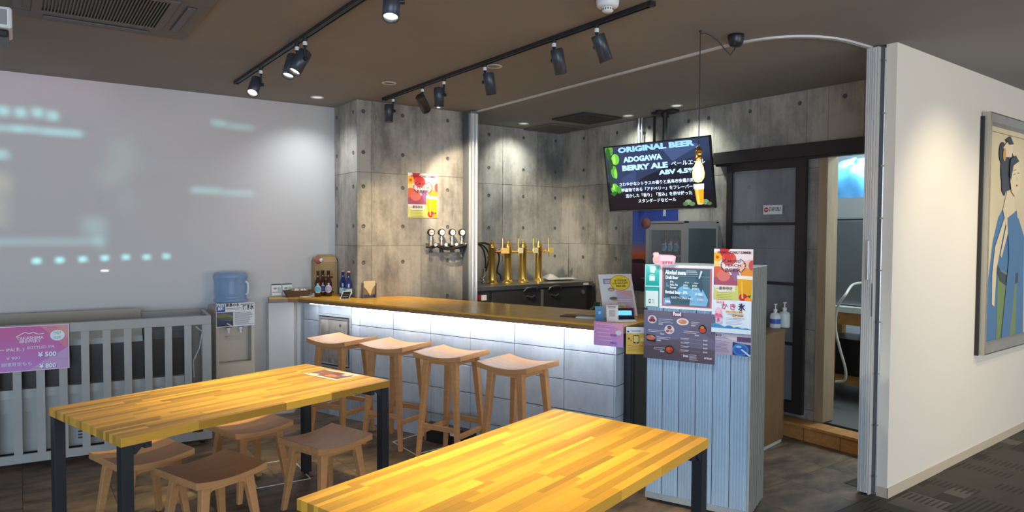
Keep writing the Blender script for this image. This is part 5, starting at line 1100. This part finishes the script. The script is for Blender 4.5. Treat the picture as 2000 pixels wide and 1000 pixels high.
so=MB().lathe([(.004,-.648),(.010,-.652),(.016,-.657),(.019,-.662),(.019,-.670),(.021,-.670),(.021,-.676),(.018,-.678),(.018,-.706),(.020,-.708),(.020,-.716),(.015,-.718)],20).build('brass_socket',mat('aged_brass_socket',(.62,.34,.09),.3,1),pe)
gl=MB().lathe([(.012,-.716),(.014,-.730),(.028,-.765),(.034,-.795),(.031,-.825),(.018,-.845),(.0001,-.850)],26).build('glass_bulb',mat('amber_bulb_glass',(1,.80,.5),.05,alpha=.25),pe)
b=MB()
for k in range(6):
    a=2*math.pi*k/6; c_=Vector((math.cos(a),math.sin(a),0)); b.tube([c_*.008+Vector((0,0,-.74)),c_*.019+Vector((0,0,-.825))],.0022,6)
b.lathe([(.0001,-.750),(.015,-.765),(.021,-.79),(.017,-.82),(.0001,-.832)],14)
b.build('filament',FIL,pe); MB().cyl((0,0,-.72),(0,0,-.75),.005,n=8).build('filament_stem',WHITEP,pe)
# ------------------------------------------------------------------ display fridge
df=empty('display_fridge',(4.66,3.985,.20),0,'glass-fronted display fridge with brown bottles below the screen','display fridge')
# local: front face x=0 (towards -X), y from 0 to .455, depth .43 ; Z0 .2
Hf=1.70-.20; Wf=.455; Df=.425
wm_=mat('greyish_fridge_frame',(.50,.49,.44),.45)
fb=MB()
for y in(0,Wf-.028): fb.box(0,.028,y,y+.028,0,Hf).box(Df-.028,Df,y,y+.028,0,Hf)
fb.box(0,Df,0,Wf,Hf-.012,Hf+.004).box(.028,Df-.028,0,.028,Hf-.06,Hf-.012).box(.028,Df-.028,Wf-.028,Wf,Hf-.06,Hf-.012).box(0,Df,0,Wf,0,.12)
fb.build('frame',wm_,df)
MB().box(Df-.028,Df-.02,.028,Wf-.028,.12,Hf-.012).build('back_panel',mat('grey_fridge_back',(.20,.21,.21),.5),df)
MB().box(.03,Df-.03,.004,.010,.12,Hf-.06).build('side_glass',mat('grey_side_glass',(.16,.20,.20),.08,alpha=.80),df); MB().box(.03,Df-.03,Wf-.010,Wf-.004,.12,Hf-.06).build('side_glass',mat('grey_side_glass',(0,0,0)),df)
dr=MB().box(-.022,-.001,0.004,.04,.06,Hf-.02).box(-.022,-.001,Wf-.04,Wf-.004,.06,Hf-.02).box(-.022,-.001,.04,Wf-.04,Hf-.075,Hf-.02).box(-.022,-.001,.04,Wf-.04,.06,.12).build('door',wm_,df)
MB().box(-.014,-.010,.04,Wf-.04,.12,Hf-.075).build('door_glass',GLASS,dr)
zsh=on_x(1300,497,4.80).z-.20
for z in(zsh,zsh-.33,zsh-.66): MB().box(.02,Df-.03,.03,Wf-.03,z-.012,z).build('shelf',wm_,df)
for k,(dy,l) in enumerate(((.345,'brown bottle with a pale blue label furthest left on the fridge shelf'),(.275,'second brown bottle on the fridge shelf'),(.205,'third brown bottle on the fridge shelf'),(.11,'brown bottle standing apart at the right of the fridge shelf'))):
    beer('chilled_bottle',4.66+.12+(.1 if k==3 else 0),3.985+dy,.20+zsh,1.0,BROWNGL,l,'bottle','bottles inside the display fridge',('turquoise_label',(0,0,0)),None,rz=R(-85))
tg=empty('round_tag',(4.63,4.425,1.685),0,'round reddish tag on the upper left corner of the display fridge','tag')
MB().lathe([(.0001,0),(.045,0),(.046,.008),(.0001,.010)],24,ax=(-1,-.3,0)).build('tag_disc',TAGR,tg)
MB().lathe([(.046,.001),(.049,.004),(.046,.009)],24,ax=(-1,-.3,0)).build('rim',TAGR,tg)
# ------------------------------------------------------------------ sliding door
sd=empty('sliding_door',(XR-.05,3.12,.16),0,'dark framed sliding door with clear panes hanging on the concrete wall','sliding door')
Wd_=3.865-3.12; Hd=2.20-.16
MB().box(-.018,.018,0,.085,0,Hd).build('stile',DOORM,sd); MB().box(-.018,.018,Wd_-.055,Wd_,0,Hd).build('stile',DOORM,sd)
MB().box(-.018,.018,.085,Wd_-.055,Hd-.07,Hd).build('top_rail',DOORM,sd); MB().box(-.018,.018,.085,Wd_-.055,0,.09).build('bottom_rail',DOORM,sd)
bz=[on_x(1505,438.5,XR-.05).z-.16,on_x(1511,551,XR-.05).z-.16,on_x(1562,674,XR-.05).z-.16]
bz=[1.678-.16+.0,on_x(1545,555,XR-.05).z-.16,on_x(1562,674,XR-.05).z-.16]
zz=[.09]+sorted(bz)+[Hd-.07]
for z in bz: MB().box(-.014,.014,.085,Wd_-.055,z-.012,z+.012).build('cross_bar',DOORM,sd)
for a,b_ in zip(zz,zz[1:]): MB().box(-.003,.003,.085,Wd_-.055,a+.012,b_-.012).build('pane',DPANE,sd)
hb=empty('door_header',(XR-.055,3.99,0),0,'dark brown wooden header beam covering the sliding door track','header beam')
MB().box(-.045,.05,-1.75,0,2.200,2.305).build('beam',DOORM,hb,bevel=.003)
MB().box(-.02,.04,-1.74,-.01,2.185,2.200).build('track',BLACK,hb)
sg_=on_x(1491,404,XR-.07); sg2=on_x(1528,420,XR-.07)
sheet('staff_sign','small white STAFF ONLY sign with a red no-entry disc on the sliding door','sign',(XR-.069-.0,sg_.y,on_x(1491,419,XR-.07).z),(0,-1,0),UP,sg_.y-sg2.y,.075,PAPER,150,68,[('e',24,33,18,18,(204,40,44)),('r',12,29,24,8,(240,235,235)),('t','STAFF ONLY',94,44,32,(40,40,44),'CENTER',92,1)],.002)
# ------------------------------------------------------------------ wooden sanitiser cabinet with bottles
p=on_z(1500,862,0)
bc=empty('wooden_cabinet',(4.62,3.24,0),R(10),'brown wooden cabinet with rounded corner beside the sliding door','cabinet')
pts=[(-.22,.16),(-.22,-.16)]+[(.10+.12*math.cos(a),-.04+.12*math.sin(a)) for a in[R(-90+15*k) for k in range(7)]]+[(.22,.16)]
MB().prism(pts,.03,.84).build('body',BROWNW,bc,fix=True); MB().prism([(x*1.02,y*1.02) for x,y in pts],.84,.86).build('top',BROWNW,bc,fix=True); MB().prism([(x*.94,y*.94) for x,y in pts],0,.03).build('plinth',ALUW,bc,fix=True)
def pump(px,py,s,l,white=True,lab=False):
    d=on_z(px,py,.862)*.965; t=empty('pump_bottle',(d.x,d.y,.86),R(40),l,'bottle','pump bottles on the wooden cabinet')
    MB().lathe([(.0001,0),(.040*s,0),(.042*s,.006),(.042*s,.10*s),(.035*s,.118*s),(.014*s,.125*s),(.014*s,.14*s)],22).build('bottle_body',mat('translucent_white_plastic',(.72,.75,.74),.35),t)
    MB().cyl((0,0,.138*s),(0,0,.155*s),.016*s,n=14).cyl((0,0,.155*s),(0,0,.190*s),.005*s,n=8).cyl((0,0,.19*s),(0,0,.198*s),.014*s,n=12).tube([(0,0,.194*s),(.03*s,-.01*s,.196*s),(.055*s,-.018*s,.188*s)],.005*s,6).build('pump',WHITEP,t)
    if lab: MB().lathe([(.0425*s,.035*s),(.0425*s,.075*s)],22).build('label',BLUEP,t)
pump(1514,633,.95,'white pump bottle with a blue label next to the ribbed cabinet',lab=True)
pump(1532,632,1.0,'white pump bottle with a long spout on the wooden cabinet')
# ------------------------------------------------------------------ storeroom seen through the doorway
area('storeroom_light',(6.3,3.0,2.6),(6.3,3.0,0),1.0,1.2,46,(.72,.9,1))
sf=empty('upright_fridge',(6.35,3.50,.12),0,'tall stainless fridge seen through the storeroom doorway','fridge')
zt_=on_x(1660,430,6.05).z-.12; z0_=on_x(1660,597,6.05).z-.12
MB().box(-.30,.40,-.60,.30,z0_,zt_).build('body',STEEL,sf,bevel=.006); MB().box(-.32,-.301,-.60,.11,z0_+.01,zt_-.01).build('door',STEEL,sf,bevel=.004); MB().box(-.32,-.301,.125,.295,z0_+.01,zt_-.01).build('door',STEEL,sf,bevel=.004)
MB().box(-.34,-.32,.075,.10,z0_+.2,zt_-.3).build('handle',ALU,sf)
tb=empty('storeroom_table',(6.25,3.42,.12),0,'wooden table under the stainless fridge in the storeroom','table')
MB().box(-.34,.45,-.66,.36,z0_-.05,z0_-.002).build('tabletop',WHITEP,tb); MB().box(-.32,.42,-.64,.34,z0_-.16,z0_-.05).build('apron',ORANGEW,tb)
for x in(-.28,.36):
    for y in(-.55,.02,.28): MB().box(x-.035,x+.035,y-.04,y+.04,0,z0_-.16).build('leg',ORANGEW,tb)
MB().box(-.3,.4,-.6,.3,.15,.19).build('lower_shelf',ORANGEW,tb)
MB().box(-.1,.3,-.5,.2,.19,.52).build('dark_bin',BLACKP,tb)
zc0=.12+zt_
ct_=empty('white_container',(6.32,3.42,zc0),0,'white plastic container on top of the storeroom fridge','container')
tray(.24,.30,.27,.33,.20,.01).build('shell',WHITEP,ct_,fix=True); MB().box(-.26,.26,-.33,.33,-.0,.012).build('base',BLACKP,ct_)
bg=empty('blue_bag',(6.32,3.42,zc0+.02),0,'shiny light blue plastic bag bulging out of the white container','bag')
b=MB(); N=28; M=14; rr=random.Random(5); vs=[]
for j in range(M+1):
    th_=math.pi*j/M
    for i in range(N):
        ph=2*math.pi*i/N; k_=1+.10*math.sin(5*ph+3*th_)+.07*math.sin(9*ph-4*th_)+.05*rr.random()
        vs.append((.22*k_*math.sin(th_)*math.cos(ph),.28*k_*math.sin(th_)*math.sin(ph),.25+.24*math.cos(th_)*k_))
b.add(vs,[(j*N+i,j*N+(i+1)%N,(j+1)*N+(i+1)%N,(j+1)*N+i) for j in range(M) for i in range(N)],sm=True); b.build('bag_film',BLUEBAG,bg,fix=True); bg.location.z+=.03
def hx(px,py,x): return tuple(on_x(px,py,x))
hose([hx(1690,552,6.02),hx(1666,556,5.9),hx(1652,575,5.72),hx(1636,600,5.7),hx(1632,640,5.7),hx(1640,680,5.7),hx(1651,720,5.7),hx(1650,742,5.7),hx(1632,746,5.7)],.011,'pale grey hose hanging in a loop in front of the storeroom table',HOSEW)
# ------------------------------------------------------------------ painting on the partition
def onP(s,z,o): return P0+pdir*s+UP*z+pn*o
PW,PH=1.25,1.735
pt=bpy.data.objects.new('framed_painting',None); COL.objects.link(pt); tag(pt,'tall framed picture of a woman in a blue robe hanging on the cream partition','painting')
pt.matrix_world=frame_mat(onP(1.352,.735,.012),pdir,UP)
def moulding(a,b_,c,d,n):  # outer rect edge -> mitred profile
    pass
prof=[(0,0),(0,.045),(.012,.052),(.030,.046),(.062,.030),(.075,.030),(.085,.018),(.085,0)]
def mitre(p,q,inn):
    p=Vector(p);q=Vector(q); d=(q-p).normalized(); i_=Vector((-d.y,d.x)); b=MB(); vs=[]
    for u,z in prof: a=p+d*u+i_*u; vs.append((a.x,a.y,z))
    for u,z in prof: a=q-d*u+i_*u; vs.append((a.x,a.y,z))
    n=len(prof); b.add(vs,[(k,(k+1)%n,n+(k+1)%n,n+k) for k in range(n)]+[tuple(range(n-1,-1,-1)),tuple(range(n,2*n))]); return b
for p_,q_ in(((0,0),(PW,0)),((PW,0),(PW,PH)),((PW,PH),(0,PH)),((0,PH),(0,0))): mitre(p_,q_,0).build('frame_moulding',FRAMEM,pt,fix=True)
MB().box(-.004,0,0,PH,-.006,.045).build('pale_outer_edge',FRAMEL,pt)
MB().box(-.02,-.004,-.004,PH-.03,-.010,.012).build('edge_shadow_strip',BLACK,pt)  # black strip put in for the shade along the frame's left side
MB().box(.07,PW-.07,.07,PH-.07,-.004,.012).build('canvas',CANVAS,pt)
pr=MB().box(0,PW-.17,0,PH-.17,0,.0006).build('picture',CANVAS,pt); pr.location=(.085,.085,.0125)
U_,V_=540,783 # poster units = half millimetres
BK=(30,26,28); BL=(58,108,150); SK=(222,200,158); GN=(110,130,60)
els=[('r',0,18,540,2.5,(120,100,70)),
 ('p',[(60,420),(110,330),(150,300),(190,330),(250,300),(330,330),(400,400),(420,783),(10,783),(14,600),(40,500)],BL),
 ('p',[(120,520),(330,560),(330,783),(120,783)],GN),('p',[(110,500),(150,530),(250,556),(340,540),(340,580),(240,596),(140,566),(108,530)],(34,30,30)),
 ('p',[(80,440),(170,330),(200,320),(150,420),(104,520),(92,660),(64,650),(60,540)],SK),('p',[(150,300),(200,210),(260,220),(280,300),(230,360),(150,480),(136,470),(190,360)],SK),
 ('p',[(200,330),(300,300),(330,380),(300,600),(260,783),(170,783),(230,480)],BL),
 ('e',190,150,78,78,BK),('p',[(120,150),(130,230),(160,250),(190,190)],BK),('e',126,90,34,40,BK),('p',[(130,70),(180,40),(240,50),(220,100),(150,104)],SK),('p',[(150,40),(200,22),(240,50),(190,56)],BK),('e',142,96,16,24,(196,140,30)),
 ('p',[(210,120),(280,100),(320,150),(316,210),(270,250),(226,230),(205,180)],SK),('p',[(205,110),(260,90),(300,110),(240,130),(214,190),(200,170)],BK),('L',[(240,166),(262,160)],2,BK),('L',[(284,156),(302,156)],2,BK),('e',281,204,7,4,(190,60,50)),('L',[(276,170),(284,188)],1.4,(150,120,90)),('L',[(238,150),(262,144)],2,(90,80,70))]
prints(pr,PW-.17,PH-.17,U_,V_,els,z=.0008,dz=.0008)
flush_prints()
